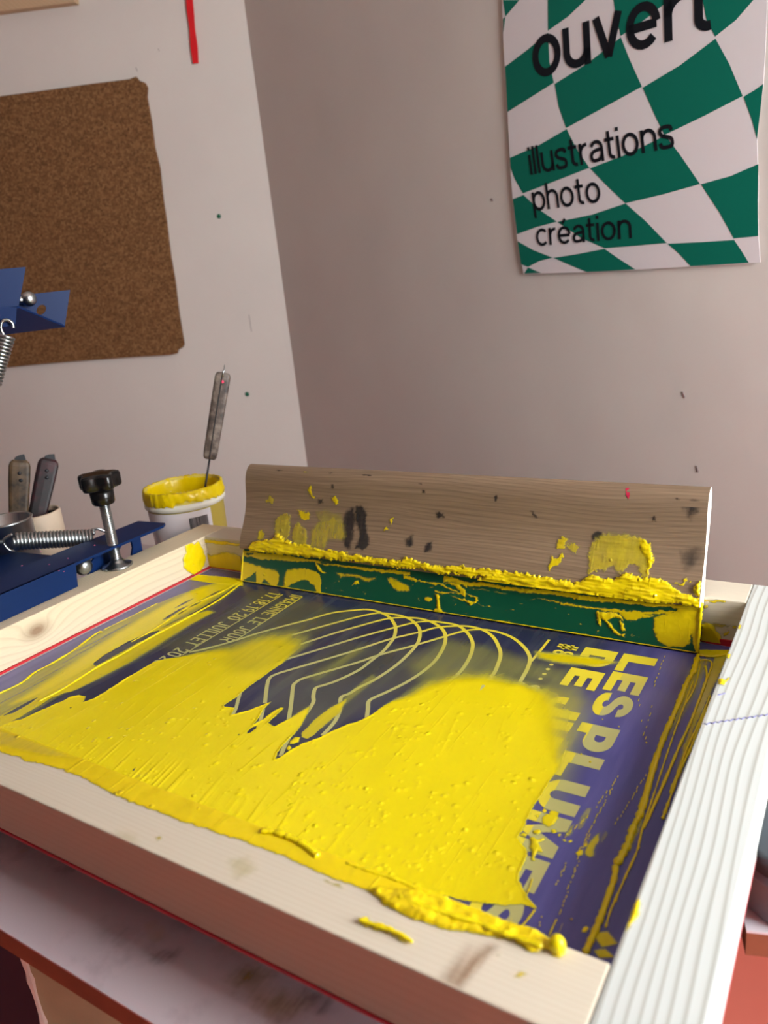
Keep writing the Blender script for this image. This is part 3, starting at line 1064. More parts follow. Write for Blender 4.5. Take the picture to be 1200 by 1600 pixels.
# --- the stencil design: feather curves
C2 = lambda L: [(560 + x / 4.0, 930 + y / 4.0) for x, y in L]
C3 = lambda L: [(320 + x / 5.0, 910 + y / 5.0) for x, y in L]
C5 = lambda L: [(340 + x / 4.615, 1080 + y / 4.615) for x, y in L]
curves = [
    C3([(-120, 545), (0, 520), (200, 466), (400, 402), (600, 346), (800, 294), (1000, 238)]) + C2([(0, 92), (60, 90), (120, 102), (190, 135), (225, 180), (233, 215), (222, 265), (190, 310), (150, 355), (80, 410), (0, 470)])
    + C3([(1040, 765), (940, 800), (880, 818), (858, 840), (848, 890)]) + C5([(690, 80), (640, 160), (560, 260), (490, 385), (455, 470)]),
    C3([(0, 600), (250, 540), (620, 430), (1000, 322)]) + C2([(0, 135), (120, 112), (200, 118), (270, 130), (330, 155), (375, 200), (385, 240), (375, 290), (340, 340), (270, 410), (200, 465), (100, 530), (0, 580)])
    + C5([(950, 18), (902, 36), (886, 60), (882, 130), (845, 220), (755, 320)]),
    C3([(300, 612), (680, 505), (1000, 402)]) + C2([(0, 195), (180, 148), (300, 140), (400, 150), (480, 180), (530, 220), (545, 270), (530, 330), (480, 410), (400, 480), (300, 545), (180, 605), (85, 648), (62, 672), (60, 710), (52, 770)]),
    C3([(250, 700), (360, 672), (640, 600), (1000, 492)]) + C2([(0, 265), (200, 210), (350, 172), (450, 164), (530, 172), (620, 190), (680, 235), (712, 290), (712, 340), (690, 400), (640, 475), (560, 545), (450, 620), (330, 670), (255, 695), (240, 730)]),
    C3([(470, 945), (488, 800), (510, 745), (560, 718), (640, 692), (1000, 586)]) + C2([(0, 340), (200, 275), (370, 235), (480, 205), (580, 195), (680, 195), (770, 215), (840, 260), (880, 330), (888, 380), (870, 440), (840, 500), (760, 585), (650, 660), (550, 710)]),
    C5([(512, 215)]) + C3([(675, 950), (690, 815), (710, 785), (760, 755), (900, 713)]) + C2([(0, 420), (130, 375), (350, 315), (520, 265), (660, 225), (760, 215), (860, 228), (960, 265), (1030, 320), (1065, 370), (1072, 410), (1057, 460), (1030, 510), (980, 590), (880, 690)]),
]
bm = bmesh.new()
for k, c in enumerate(curves):
    pts = smooth_path([pm(p) for p in c], 5)
    ribbon2d(bm, pts, 0.0036, m3(0.00012 + 0.00003 * k))
ribbon2d(bm, [pm(p) for p in C2([(1192, 280), (1140, 345), (1080, 415)])], 0.0026, m3(0.0003))
ribbon2d(bm, [pm(p) for p in C5([(168, 0), (150, 60), (132, 130), (110, 172)])], 0.0032, m3(0.0003))
ribbon2d(bm, [pm(p) for p in C5([(330, 130), (310, 215), (268, 250)])], 0.0032, m3(0.0003))
from_bm('feather_line_design', bm, MAT['print'], frame)

# --- big lettering, read from the right side of the frame
LB, LC = -0.5770 * S, -0.4790 * S     # baseline / cap line of LES PLUMES
DB, DC = -0.6930 * S, -0.5935 * S     # baseline / cap line of DE JUILLET


def arc(cx, cy, rx, ry, a0, a1, n=14):
    return [(cx + rx * math.cos(math.radians(a0 + (a1 - a0) * i / n)), cy + ry * math.sin(math.radians(a0 + (a1 - a0) * i / n))) for i in range(n + 1)]


def glyph(ch):
    """list of (outline, holes) in a unit box"""
    if ch == 'L':
        return [([(0, 0), (1, 0), (1, .25), (.43, .25), (.43, 1), (0, 1)], [])]
    if ch == 'E':
        return [([(0, 0), (1, 0), (1, .24), (.40, .24), (.40, .39), (.92, .39), (.92, .61), (.40, .61), (.40, .76), (1, .76), (1, 1), (0, 1)], [])]
    if ch == 'I':
        return [([(0, 0), (1, 0), (1, 1), (0, 1)], [])]
    if ch == 'T':
        return [([(.3, 0), (.7, 0), (.7, .75), (1, .75), (1, 1), (0, 1), (0, .75), (.3, .75)], [])]
    if ch == 'D':
        return [([(0, 0), (.5, 0)] + arc(.5, .5, .5, .5, -80, 80) + [(.5, 1), (0, 1)], [[(.40, .26), (.40, .74)] + arc(.46, .5, .18, .24, 80, -80, 8)])]
    if ch == 'P':
        return [([(0, 0), (.38, 0), (.38, .26), (.55, .26)] + arc(.6, .63, .40, .37, -85, 85) + [(.55, 1), (0, 1)], [[(.38, .50), (.38, .76)] + arc(.5, .63, .13, .13, 80, -80, 6)])]
    if ch == 'U':
        return [([(0, 1), (0, .42)] + arc(.5, .42, .5, .42, 180, 360, 18) + [(1, 1), (.64, 1), (.64, .42)] + arc(.5, .40, .14, .16, 0, -180, 8) + [(.36, 1)], [])]
    if ch == 'J':
        return [([(1, 1), (1, .42)] + arc(.5, .40, .5, .40, 0, -180, 18) + [(0, .5), (.36, .5), (.36, .42)] + arc(.48, .40, .13, .16, 180, 360, 8) + [(.61, 1)], [])]
    if ch == 'M':
        return [([(0, 0), (.27, 0), (.27, .52), (.43, .12), (.57, .12), (.73, .52), (.73, 0), (1, 0), (1, 1), (.70, 1), (.5, .50), (.30, 1), (0, 1)], [])]
    if ch == 'S':
        top = smooth_path([(.93, .70), (.86, .86), (.66, .97), (.45, 1.0), (.22, .95), (.06, .80), (.05, .62), (.22, .48), (.46, .41), (.60, .34), (.60, .26), (.48, .22), (.36, .26), (.34, .33)], 5)
        bot = smooth_path([(0.0, .31), (.05, .14), (.24, .03), (.50, 0.0), (.76, .04), (.95, .18), (.97, .38), (.82, .53), (.56, .60), (.41, .66), (.40, .73), (.50, .78), (.60, .75), (.62, .68)], 5)
        return [([tuple(p) for p in top] + [tuple(p) for p in bot], [])]
    return []


def big_text(bm, spec, base, cap, h):
    for ch, y0, y1 in spec:
        for outl, holes in glyph(ch):
            to = lambda q: (base + (cap - base) * q[1], (y0 + (y1 - y0) * q[0]) * S, ZS + h)
            poly2d(bm, outl, to, holes)


bm = bmesh.new()
big_text(bm, [('L', 2.072, 1.966), ('E', 1.958, 1.852), ('S', 1.842, 1.722), ('P', 1.678, 1.566), ('L', 1.545, 1.447), ('U', 1.436, 1.325), ('M', 1.312, 1.190), ('E', 1.178, 1.090), ('S', 1.078, 0.965)], LB, LC, 0.0002)
from_bm('title_lettering', bm, MAT['print'], frame)
bm = bmesh.new()
big_text(bm, [('D', 2.072, 1.962), ('E', 1.938, 1.834), ('J', 1.775, 1.676), ('U', 1.664, 1.550), ('I', 1.54, 1.50), ('L', 1.49, 1.40), ('L', 1.39, 1.30), ('E', 1.29, 1.20), ('T', 1.19, 1.09)], DB, DC, 0.0002)
from_bm('title_lettering', bm, MAT['print'], frame)


def flat_text(body, xb, xc, y0, y1, h=0.0002, w=0.16, gap=0.13):
    return place_text('date_lettering' if '1' in body else 'small_lettering', body, (xb * S, y0 * S, ZS + h), (xb * S, y1 * S, ZS + h), (xc * S, y0 * S, ZS + h), MAT['print'], frame, w, gap)


flat_text('IMAGINE LE JOUR', -1.868, -1.814, 2.098, 1.690, w=.13, gap=.16)
flat_text("17.18.19.20 JUILLET 2025", -1.972, -1.912, 2.090, 1.475, w=.13, gap=.16)
flat_text('#8', -0.775, -0.712, 2.070, 1.995)
flat_text('SUNIS', -0.800, -0.735, 1.805, 1.52)
bm = bmesh.new()
for a, b in (((472.5, 933), (369.5, 1000)), ((442, 929), (285, 1024))):
    ribbon2d(bm, [pm(a), pm(b)], 0.0016, m3(0.0003))
from_bm('rule_lines', bm, MAT['print'], frame)
bm = bmesh.new()
for d in ((866.5, 1032), (861.5, 1039), (856, 1046), (850.5, 1053.5), (844.5, 1061)):
    c = pm(d)
    poly2d(bm, [(c[0] + 0.0019 * math.cos(t * math.pi / 8), c[1] + 0.0019 * math.sin(t * math.pi / 8)) for t in range(16)], m3(0.0003))
from_bm('dotted_line', bm, MAT['print'], frame)

# ================================================================== YELLOW INK ON THE SCREEN
pool = [(-200, 1100, .5), (-200, 1330, .5), (560, 1440, .5), (622, 1385, .5), (660, 1395, .4), (700, 1403, .4), (740, 1411, .4), (790, 1416, .4), (815, 1414, .4), (834, 1420, .3), (840, 1424, .3),
        (838, 1417, .3), (826, 1406, .4), (820, 1393, .4), (811, 1378, .4), (812, 1366, .4), (818, 1350, .4), (824, 1338, .3), (823, 1326, .3), (812, 1316, .3), (808, 1310, .3), (815, 1301, .3), (822, 1286, .3),
        (829, 1268, .4), (842, 1250, .4), (853, 1231, .5), (863, 1214, .8), (870, 1206, 2), (872, 1192, 3), (872, 1165, 7), (868, 1140, 9), (864, 1112, 10), (856, 1090, 9), (846, 1080, 7), (832, 1074, 6), (815, 1068, 5),
        (800, 1066, 7), (780, 1061, 8), (760, 1056, 9), (735, 1055, 9), (700, 1060, 9), (670, 1068, 7), (642, 1085, 5), (612, 1097, 2.5), (596, 1106, 1.2), (578, 1119, .6), (560, 1128, .5), (545, 1132, .4),
        (520, 1143, .3), (500, 1153, .3), (486, 1158, .3), (471, 1163, .3), (455, 1173, .3), (443, 1181, .3), (431, 1187, .2), (434, 1178, .3), (442, 1166, .4), (450, 1157, .5), (461, 1146, .8), (472, 1132, 1.2),
        (482, 1113, 2), (484, 1104, 2.5), (470, 1112, 1.8), (455, 1122, 1), (447, 1127, .6), (428, 1137, .3), (419, 1131, .3), (430, 1121, .4), (444, 1107, .6), (440, 1106, .6), (428, 1111, .5), (411, 1125, .3), (397, 1133, .3),
        (404, 1124, .3), (413, 1109, .5), (424, 1097, 1), (410, 1103, .5), (392, 1110, .3), (372, 1116, .3), (362, 1118, .3), (367, 1107, .3), (351, 1106, .3), (350, 1103, .3), (372, 1089, .3), (379, 1082, .3), (390, 1073, .4),
        (406, 1062, .4), (425, 1048, .7), (440, 1038, 1.2), (462, 1020, 4), (474, 1007, 8), (468, 1000, 10), (452, 993, 10), (426, 993, 9), (400, 998, 9), (380, 1006, 8), (362, 1013, 8), (335, 1016, 6), (310, 1021, 3),
        (280, 1027, 2), (255, 1031, 1), (240, 1035, .5), (222, 1046, .3), (205, 1056, .3), (187, 1067, .3), (165, 1081, .3), (147, 1092, .3), (130, 1098, .3), (134, 1089, .3), (122, 1088, .3), (110, 1090, .3), (73, 1107, .3),
        (33, 1125, .3), (18, 1129, .3), (-10, 1140, .5)]
small_tears = [[(402, 1135), (396, 1136), (388, 1142), (385, 1147), (391, 1145), (400, 1139)], [(373, 1147), (371, 1150), (374, 1149)], [(208, 1202), (212, 1200), (210, 1205), (208, 1205)], [(109, 1106), (112, 1105), (110, 1108)]]
P2 = lambda L: [pm(p) for p in L]
layers = [dict(poly=P2([p[:2] for p in pool]), soft=[p[2] * (1.9 if p[2] >= 3 else 1.0) for p in pool], cov=1.0, thick=0.0, ridge=0.9)]
# smears down the left side
layers += [
    dict(poly=P2([(0, 1083), (33, 1067), (80, 1037), (113, 1017), (160, 987), (207, 963), (247, 943), (280, 930), (320, 915), (367, 909), (378, 910), (333, 940), (300, 959), (267, 974), (233, 992), (200, 1009), (160, 1040), (110, 1070), (60, 1095), (0, 1122), (-120, 1180), (-120, 1150)]), soft=.6, cov=.50, ridge=0.4),
    dict(poly=P2([(340, 912), (300, 924), (260, 944), (220, 967), (170, 999), (125, 1030), (60, 1075), (20, 1100), (70, 1085), (150, 1040), (200, 1008), (240, 986), (270, 968), (310, 948), (355, 920), (374, 910)]), soft=7, cov=.95),
    dict(poly=P2([(20, 1127), (60, 1104), (80, 1091), (100, 1084), (113, 1081), (150, 1064), (207, 1034), (260, 1001), (300, 976), (335, 957), (325, 954), (290, 964), (240, 988), (200, 1009), (160, 1035), (110, 1062), (60, 1088), (0, 1120), (-100, 1170), (-60, 1180)]), soft=[.4, .4, .5, .6, 1, 4, 5, 5, 4, 3, 3, 3, 3, 2, 2, 2, 2, 2, 2, 1], cov=.78),
    dict(poly=P2([(40, 1120), (90, 1090), (150, 1062), (230, 1010), (300, 968), (300, 960), (230, 993), (150, 1040), (60, 1090), (0, 1125), (-50, 1160), (0, 1140)]), soft=3, cov=.35),
    dict(poly=P2([(145, 1038), (165, 1023), (200, 1003), (232, 990), (250, 985), (240, 993), (215, 1005), (180, 1025), (150, 1041)]), soft=.5, cov=.97, sub=True),
    dict(poly=P2([(5, 1119), (20, 1110), (45, 1096), (60, 1090), (45, 1101), (20, 1115)]), soft=.5, cov=.95, sub=True),
]
rr = random.Random(3)
for i in range(9):
    t = rr.random()
    cx, cy = 262 + t * 85, 958 - t * 38 + rr.uniform(-4, 9)
    l = rr.uniform(8, 18)
    layers.append(dict(poly=P2([(cx - l, cy + l * .52), (cx, cy - 1.2), (cx + l, cy - l * .50), (cx, cy + 1.6)]), soft=.4, cov=.9, sub=True))
layers.append(dict(poly=P2([(345, 1030), (370, 1008), (405, 994), (440, 987), (470, 988), (488, 1002), (470, 1020), (440, 1036), (400, 1050), (360, 1050)]), soft=11, cov=.22, sub=True))
for t in small_tears:
    layers.append(dict(poly=P2(t), soft=.3, cov=1.0, sub=True))
# tongues and haze in the torn area, haze bands by the lettering
layers += [
    dict(poly=P2([(540, 1094), (515, 1107), (490, 1126), (472, 1145), (471, 1152), (480, 1155), (490, 1150), (510, 1132), (532, 1114)]), soft=[2, 1.5, 1, .5, .4, .4, .5, 1.5, 2], cov=.72),
    dict(poly=P2([(452, 1160), (460, 1153), (468, 1153), (467, 1160), (457, 1164), (452, 1163)]), soft=.4, cov=1, thick=.5),
    dict(poly=P2([(447, 1172), (452, 1165), (455, 1171), (451, 1174)]), soft=.4, cov=1, thick=.5),
    dict(poly=P2([(590, 1060), (560, 1085), (530, 1110), (525, 1105), (555, 1075), (582, 1055)]), soft=2.5, cov=.28),
    dict(poly=P2([(480, 1060), (520, 1035), (560, 1012), (570, 1016), (530, 1043), (495, 1065)]), soft=3, cov=.18),
    dict(poly=P2([(838, 1019), (880, 1022), (930, 1028), (965, 1036), (930, 1041), (880, 1037), (842, 1029)]), soft=5, cov=.8),
    dict(poly=P2([(690, 1000), (760, 1012), (830, 1035), (880, 1050), (900, 1075), (820, 1062), (740, 1050), (660, 1060), (640, 1040)]), soft=12, cov=.22),
    dict(poly=P2([(400, 925), (560, 960), (470, 1000), (300, 1030), (250, 1010), (330, 975)]), soft=14, cov=.10),
    dict(poly=P2([(540, 1000), (640, 1010), (700, 1050), (600, 1100), (500, 1140), (400, 1100), (430, 1060)]), soft=14, cov=.07),
    dict(poly=P2([(856, 1072), (900, 1078), (918, 1098), (910, 1140), (896, 1180), (870, 1212), (850, 1222), (830, 1150), (830, 1085)]), soft=11, cov=.36),
    dict(poly=P2([(870, 1180), (905, 1195), (880, 1260), (850, 1250)]), soft=9, cov=.15),
]
# torn cluster at the lower right of the pool
K = lambda L: [(760 + x / 6.0, 1260 + y / 6.0) for x, y in L]
clus = [
    ([(520, 110), (560, 80), (640, 80), (680, 110), (640, 175), (580, 200), (530, 170)], 1, .4, .4), ([(600, 45), (680, 60), (670, 95), (590, 80)], 1, .5, 0),
    ([(440, 235), (500, 225), (520, 250), (480, 275), (440, 260)], 1, .3, .9), ([(400, 300), (440, 290), (475, 330), (540, 300), (545, 325), (480, 355), (520, 420), (530, 440), (480, 430), (450, 480), (460, 515), (420, 510), (430, 430), (410, 390), (420, 350)], 1, .3, 1.2),
    ([(860, 215), (880, 120), (940, 20), (980, 20), (960, 90), (910, 190), (875, 220)], .42, .5, 0), ([(740, 270), (790, 190), (830, 170), (800, 250), (780, 285), (750, 285)], .5, .7, 0),
    ([(920, 450), (940, 380), (1000, 300), (1060, 250), (1050, 330), (1010, 400), (1005, 470), (960, 480)], .75, .8, .3), ([(840, 440), (870, 410), (910, 410), (895, 465), (860, 470)], 1, .4, .8),
    ([(765, 330), (800, 312), (805, 335), (780, 350)], 1, .3, .7), ([(715, 312), (740, 315), (750, 335), (725, 325)], 1, .3, .5), ([(610, 230), (650, 220), (665, 250), (630, 265)], 1, .3, .8), ([(675, 270), (700, 255), (705, 280), (685, 290)], 1, .3, .7),
    ([(450, 90), (480, 85), (490, 105), (465, 112)], 1, .3, .8), ([(520, 50), (550, 25), (570, 50), (545, 80)], 1, .3, .8), ([(310, 275), (350, 250), (385, 270), (375, 290), (345, 285)], 1, .3, .8),
    ([(900, 1180), (915, 1140), (950, 1130), (965, 1155), (930, 1190)], 1, .4, .6), ([(1090, 350), (1070, 330), (1110, 240), (1130, 250)], .4, .8, 0), ([(905, 375), (925, 350), (950, 350), (930, 385)], .9, .4, .4),
]
for pl_, cv, sf, th in clus:
    layers.append(dict(poly=P2(K(pl_)), soft=sf, cov=cv, thick=th))
# haze along the right-hand strip and the back
layers += [
    dict(poly=P2([(1086, 1030), (1110, 1030), (1090, 1075), (1060, 1130), (1045, 1150), (1062, 1090)]), soft=2.5, cov=.5),
    dict(poly=P2([(1012, 1245), (1003, 1290), (985, 1330), (962, 1352), (985, 1300)]), soft=.8, cov=.45),
    dict(poly=P2([(925, 1460), (950, 1455), (965, 1475), (940, 1480)]), soft=.6, cov=.85),
    dict(poly=P2([(928, 1486), (945, 1482), (960, 1498), (935, 1497)]), soft=.5, cov=.9),
    dict(poly=P2([(1120, 1018), (1140, 1020), (1100, 1108), (1085, 1140), (1074, 1180), (1060, 1220), (1058, 1200), (1085, 1115)]), soft=1.5, cov=.7),
    dict(poly=P2([(1090, 1016), (1142, 1016), (1140, 1026), (1090, 1026)]), soft=.8, cov=.9, thick=.6),
    dict(poly=P2([(290, 905), (300, 897), (380, 905), (380, 916), (330, 912)]), soft=.8, cov=.92, thick=.4),
]
bub_r = random.Random(12)
bubbles = []
for _ in range(420):
    px_, py_ = bub_r.uniform(20, 860), bub_r.uniform(1090, 1400)
    c_ = pm((px_, py_))
    r_ = bub_r.choice([.0008, .0009, .0011, .0014, .0018])
    for _k in range(bub_r.choice([1, 1, 1, 2, 4])):
        bubbles.append((c_[0] + bub_r.gauss(0, .004) * _k, c_[1] + bub_r.gauss(0, .004) * _k, r_, bub_r.uniform(.25, .8)))


def pool_relief(X, Y, C):
    """air bubbles and pull marks standing in the wet pool"""
    full = np.clip((C - .93) / .07, 0, 1)
    us, vs = X[0], Y[:, 0]
    H = np.zeros(X.shape)
    for bx_, by_, r_, a_ in bubbles:
        i0, i1 = np.searchsorted(us, [bx_ - 3 * r_, bx_ + 3 * r_])
        j0, j1 = np.searchsorted(vs, [by_ - 3 * r_, by_ + 3 * r_])
        if i1 > i0 and j1 > j0:
            sl = (slice(j0, j1), slice(i0, i1))
            d2 = ((X[sl] - bx_) ** 2 + (Y[sl] - by_) ** 2) / r_ ** 2
            H[sl] += a_ * .001 * np.exp(-d2)
    xs = X + .22 * Y
    st = fbm(xs * 420, Y * 9, 2, 77)
    near = np.clip((YF1 + .075 - Y) / .06, 0, 1) * (.15 + .85 * np.exp(-((X + .43) / .07) ** 2))
    H += near * np.clip(st - .60, 0, 1) * .0045
    H += np.clip(fbm(xs * 260, Y * 16, 2, 91) - .70, 0, 1) * .0018 * fbm(X * 18, Y * 18, 2, 5)
    H += (fbm(X * 30, Y * 22, 2, 33) - .5) * .0006
    return H * full


ink = film('yellow_ink', m3(0.0), (0, 0, 1), EX0, XR0 - 0.0005, YF1 + 0.0005, YB0 - 0.001, 0.00075, layers, MAT['ink_film'], base=0.00045, seed=4, extra=pool_relief)
tag(ink, 'wet yellow ink pool smeared over the purple stencil', 'ink', kind='stuff')

# ridges and strings of thick ink on the mesh
bm = bmesh.new()


def ink_string(bm, pxs, r, z=None, jit=0.35, n=7, flat=0.6, to=None):
    to = to or (lambda p: on_plane(p, (0, 0, ZS + 0.0008), np.array([0, 0, 1.0])))
    pts = smooth_path([tuple(to(p)) for p in pxs], 8)
    rad = [r * (1 - jit + 2 * jit * random.random()) for _ in pts]
    rad[0] *= 0.3
    rad[-1] *= 0.3
    tube(bm, pts, rad, n, flat=((0, 0, 1), flat))


ink_string(bm, [(376, 912), (355, 928), (333, 943), (300, 961), (267, 979), (233, 997), (190, 1022), (150, 1043), (100, 1075), (60, 1096)], 0.0013, jit=.2)
ink_string(bm, [(374, 909), (340, 928), (300, 945), (267, 966), (233, 988), (205, 1003)], 0.0009, jit=.3)
ink_string(bm, [(-30, 1100), (0, 1083), (33, 1067), (55, 1050), (80, 1037), (113, 1017), (150, 990), (160, 987)], 0.0011, jit=.4)
ink_string(bm, [(160, 985), (207, 962), (247, 942)], 0.0005, jit=.4)
for k in range(3):
    ink_string(bm, [(1091, 1021), (1084, 1048), (1074, 1065), (1062, 1095), (1050, 1122), (1036, 1155), (1022, 1195), (1010, 1240), (1000, 1272), (990, 1292), (978, 1325), (962, 1352)], 0.0022 - 0.0005 * k, jit=.35, flat=.6 + .2 * k)
ink_string(bm, [(962, 1352), (960, 1372), (952, 1395), (938, 1435), (925, 1465), (914, 1490)], 0.0019, jit=.2)
ink_string(bm, [(1084, 1062), (1066, 1110), (1050, 1155), (1035, 1200), (1022, 1240), (1005, 1290), (995, 1330), (975, 1375), (955, 1420), (946, 1450)], 0.0006)
ink_string(bm, [(1102, 1040), (1104, 1060), (1090, 1100), (1076, 1135), (1062, 1165), (1045, 1205), (1030, 1240), (1020, 1262), (1005, 1295)], 0.0011, jit=.2)
ink_string(bm, [(1095, 1036), (1085, 1075), (1068, 1105), (1060, 1130)], 0.0006)
ink_string(bm, [(1110, 1085), (1092, 1130), (1075, 1165), (1062, 1200), (1046, 1240)], 0.0009)
ink_string(bm, [(1119, 1080), (1103, 1112), (1090, 1142), (1078, 1172), (1062, 1205), (1045, 1252), (1035, 1280)], 0.0010)
ink_string(bm, [(1000, 1322), (985, 1350), (970, 1385), (962, 1410)], 0.0003)
ink_string(bm, [(1090, 1023), (1110, 1026), (1128, 1024), (1140, 1022)], 0.0012)
ink_string(bm, [(1092, 1032), (1104, 1031), (1112, 1036), (1108, 1052), (1098, 1072)], 0.0008)
ink_string(bm, [(836, 1421), (828, 1432), (820, 1442), (810, 1450)], 0.0006)
ink_string(bm, [(820, 1405), (828, 1386), (832, 1372)], 0.0004)
ink_string(bm, [(870, 1436), (864, 1448), (858, 1462)], 0.0004)
ink_string(bm, [(800, 1434), (797, 1446)], 0.0004)
ink_string(bm, [(879, 1443), (874, 1456)], 0.0004)
# flecks dragged along the pull direction
for (x0, y0), (x1, y1), n in (((966, 1212), (905, 1330), 26), ((905, 1342), (872, 1432), 14), ((886, 1345), (868, 1385), 7), ((1040, 1022), (1020, 1075), 8), ((1010, 1210), (960, 1290), 14), ((1020, 1100), (1005, 1150), 5), ((995, 1080), (1010, 1160), 4), ((920, 1275), (880, 1310), 8), ((848, 1432), (842, 1450), 3), ((925, 1300), (902, 1345), 6), ((950, 1235), (928, 1265), 5)):
    for k in range(n):
        t = (k + random.random() * .7) / n
        x = x0 + (x1 - x0) * t + random.uniform(-1.5, 1.5)
        y = y0 + (y1 - y0) * t
        l = random.uniform(1.0, 3.2)
        ink_string(bm, [(x + l * .4, y - l), (x, y), (x - l * .4, y + l)], 0.00028, n=5)
for x, y, r in ((890, 1065, .0004), (941.5, 1124, .0005), (967, 1135, .0005), (1010, 1160, .0006), (908, 1178, .0007), (922, 1190, .0008), (893, 1436, .0005)):
    p = on_plane((x, y), (0, 0, ZS + 0.0006), np.array([0, 0, 1.0]))
    lathe(bm, p, (0, 0, 1), [(r, -0.0003), (r * .9, 0.0002), (r * .4, r * .6), (0, r * .7)], 10)
from_bm('ink_ridges', bm, MAT['ink'], ink, True)

# ink on top of the front bar
FB = lambda p: tuple(on_plane(p, (0, 0, ZF1), np.array([0, 0, 1.0]))[:2])
fb3 = lambda q: (q[0], q[1], ZF1)
outer = [(-60, 1160), (0, 1174), (42, 1189), (100, 1203), (146, 1224), (183, 1245), (230, 1262), (267, 1278), (310, 1292), (358, 1307), (417, 1328), (460, 1345), (500, 1364), (540, 1380), (575, 1393), (608, 1418), (630, 1428), (650, 1438), (680, 1447), (700, 1453), (735, 1457), (767, 1465), (800, 1470), (815, 1480), (828, 1489), (850, 1486), (858, 1484), (864, 1494), (876, 1497), (884, 1490), (884, 1484)]
inner = [(884, 1478), (840, 1458), (708, 1402), (633, 1376), (500, 1328), (400, 1288), (200, 1208), (0, 1128), (-60, 1105)]
lay = [dict(poly=[FB(p) for p in outer + inner], soft=.6, cov=1.0, thick=0.35),
       dict(poly=[FB(p) for p in [(-60, 1116), (0, 1140), (80, 1165), (120, 1185), (60, 1180), (0, 1165), (-60, 1150)]], soft=3, cov=.25, sub=True),
       dict(poly=[FB(p) for p in [(575, 1393), (608, 1418), (650, 1438), (700, 1453), (767, 1465), (808, 1472), (828, 1489), (858, 1484), (876, 1497), (884, 1484), (840, 1458), (760, 1432), (690, 1405), (640, 1392), (600, 1388)]], soft=.5, cov=1, thick=2.4),
       dict(poly=[FB(p) for p in [(560, 1436), (570, 1433), (590, 1443), (612, 1449), (635, 1463), (648, 1474), (630, 1470), (610, 1460), (585, 1452), (566, 1445)]], soft=.4, cov=1, thick=2.2),
       dict(poly=[FB(p) for p in [(805, 1525), (815, 1518), (823, 1520), (815, 1527)]], soft=.8, cov=.6), dict(poly=[FB(p) for p in [(775, 1491), (782, 1493), (778, 1497)]], soft=.8, cov=.4),
       dict(poly=[FB(p) for p in [(505, 1375), (530, 1384), (534, 1390), (512, 1380)]], soft=1, cov=.5), dict(poly=[FB(p) for p in [(244, 1310), (250, 1306), (254, 1310), (248, 1314)]], soft=1, cov=.5),
       dict(poly=[FB(p) for p in [(0, 1225), (38, 1242), (30, 1244), (0, 1232)]], soft=1, cov=.7), dict(poly=[FB(p) for p in [(360, 1345), (385, 1340), (395, 1360), (370, 1375)]], soft=4, cov=.2), dict(poly=[FB(p) for p in [(180, 1300), (205, 1305), (215, 1325), (185, 1318)]], soft=4, cov=.2)]
film('ink_smear', fb3, (0, 0, 1), XL1, XR0 - 0.001, YF0 + 0.001, YF1 + 0.0012, 0.0008, lay, MAT['ink_smear'], ink, base=0.0003, seed=11, warp=.001, lump=.6, lump_scale=130)
bm = bmesh.new()
tf = lambda h: (lambda p: on_plane(p, (0, 0, ZF1 + h), np.array([0, 0, 1.0])))
ink_string(bm, [(408, 1298), (430, 1300), (452, 1308), (472, 1318), (488, 1330), (497, 1338)], 0.0020, to=tf(.0012), jit=.25)
ink_string(bm, [(560, 1436), (590, 1447), (620, 1457), (645, 1472)], 0.0010, to=tf(.002), jit=.3)
ink_string(bm, [(540, 1348), (580, 1362), (620, 1375), (660, 1392), (700, 1404)], 0.0010, to=tf(.0006), jit=.4)
ink_string(bm, [(620, 1400), (680, 1422), (740, 1440), (800, 1462), (850, 1478)], 0.0016, to=tf(.0025), jit=.5)
p = on_plane((871, 1484), (0, 0, ZF1), np.array([0, 0, 1.0]))
lathe(bm, p, (0, 0, 1), [(.0030, 0), (.0040, .002), (.0038, .0045), (.0026, .0068), (0, .0078)], 14)
from_bm('ink_ridges', bm, MAT['ink'], ink, True)

# brown knot streak across the front bar
m_kn2 = ink_mat('brown_knot', (150, 104, 66), 'cover', 1.0, 0.1, 0.6)
film('knot_streak', fb3, (0, 0, 1), XL1, XR0 - 0.001, YF0 + 0.001, YF1 - .001, 0.0012, [dict(poly=[FB(p) for p in [(702, 1538), (718, 1543), (738, 1518), (752, 1500), (775, 1480), (762, 1478), (735, 1498), (716, 1515)]], soft=3.5, cov=.55), dict(poly=[FB(p) for p in [(690, 1530), (705, 1536), (745, 1480), (735, 1478)]], soft=5, cov=.25)], m_kn2, bpy.data.objects['frame_bar.002'], base=0.00012, seed=14)

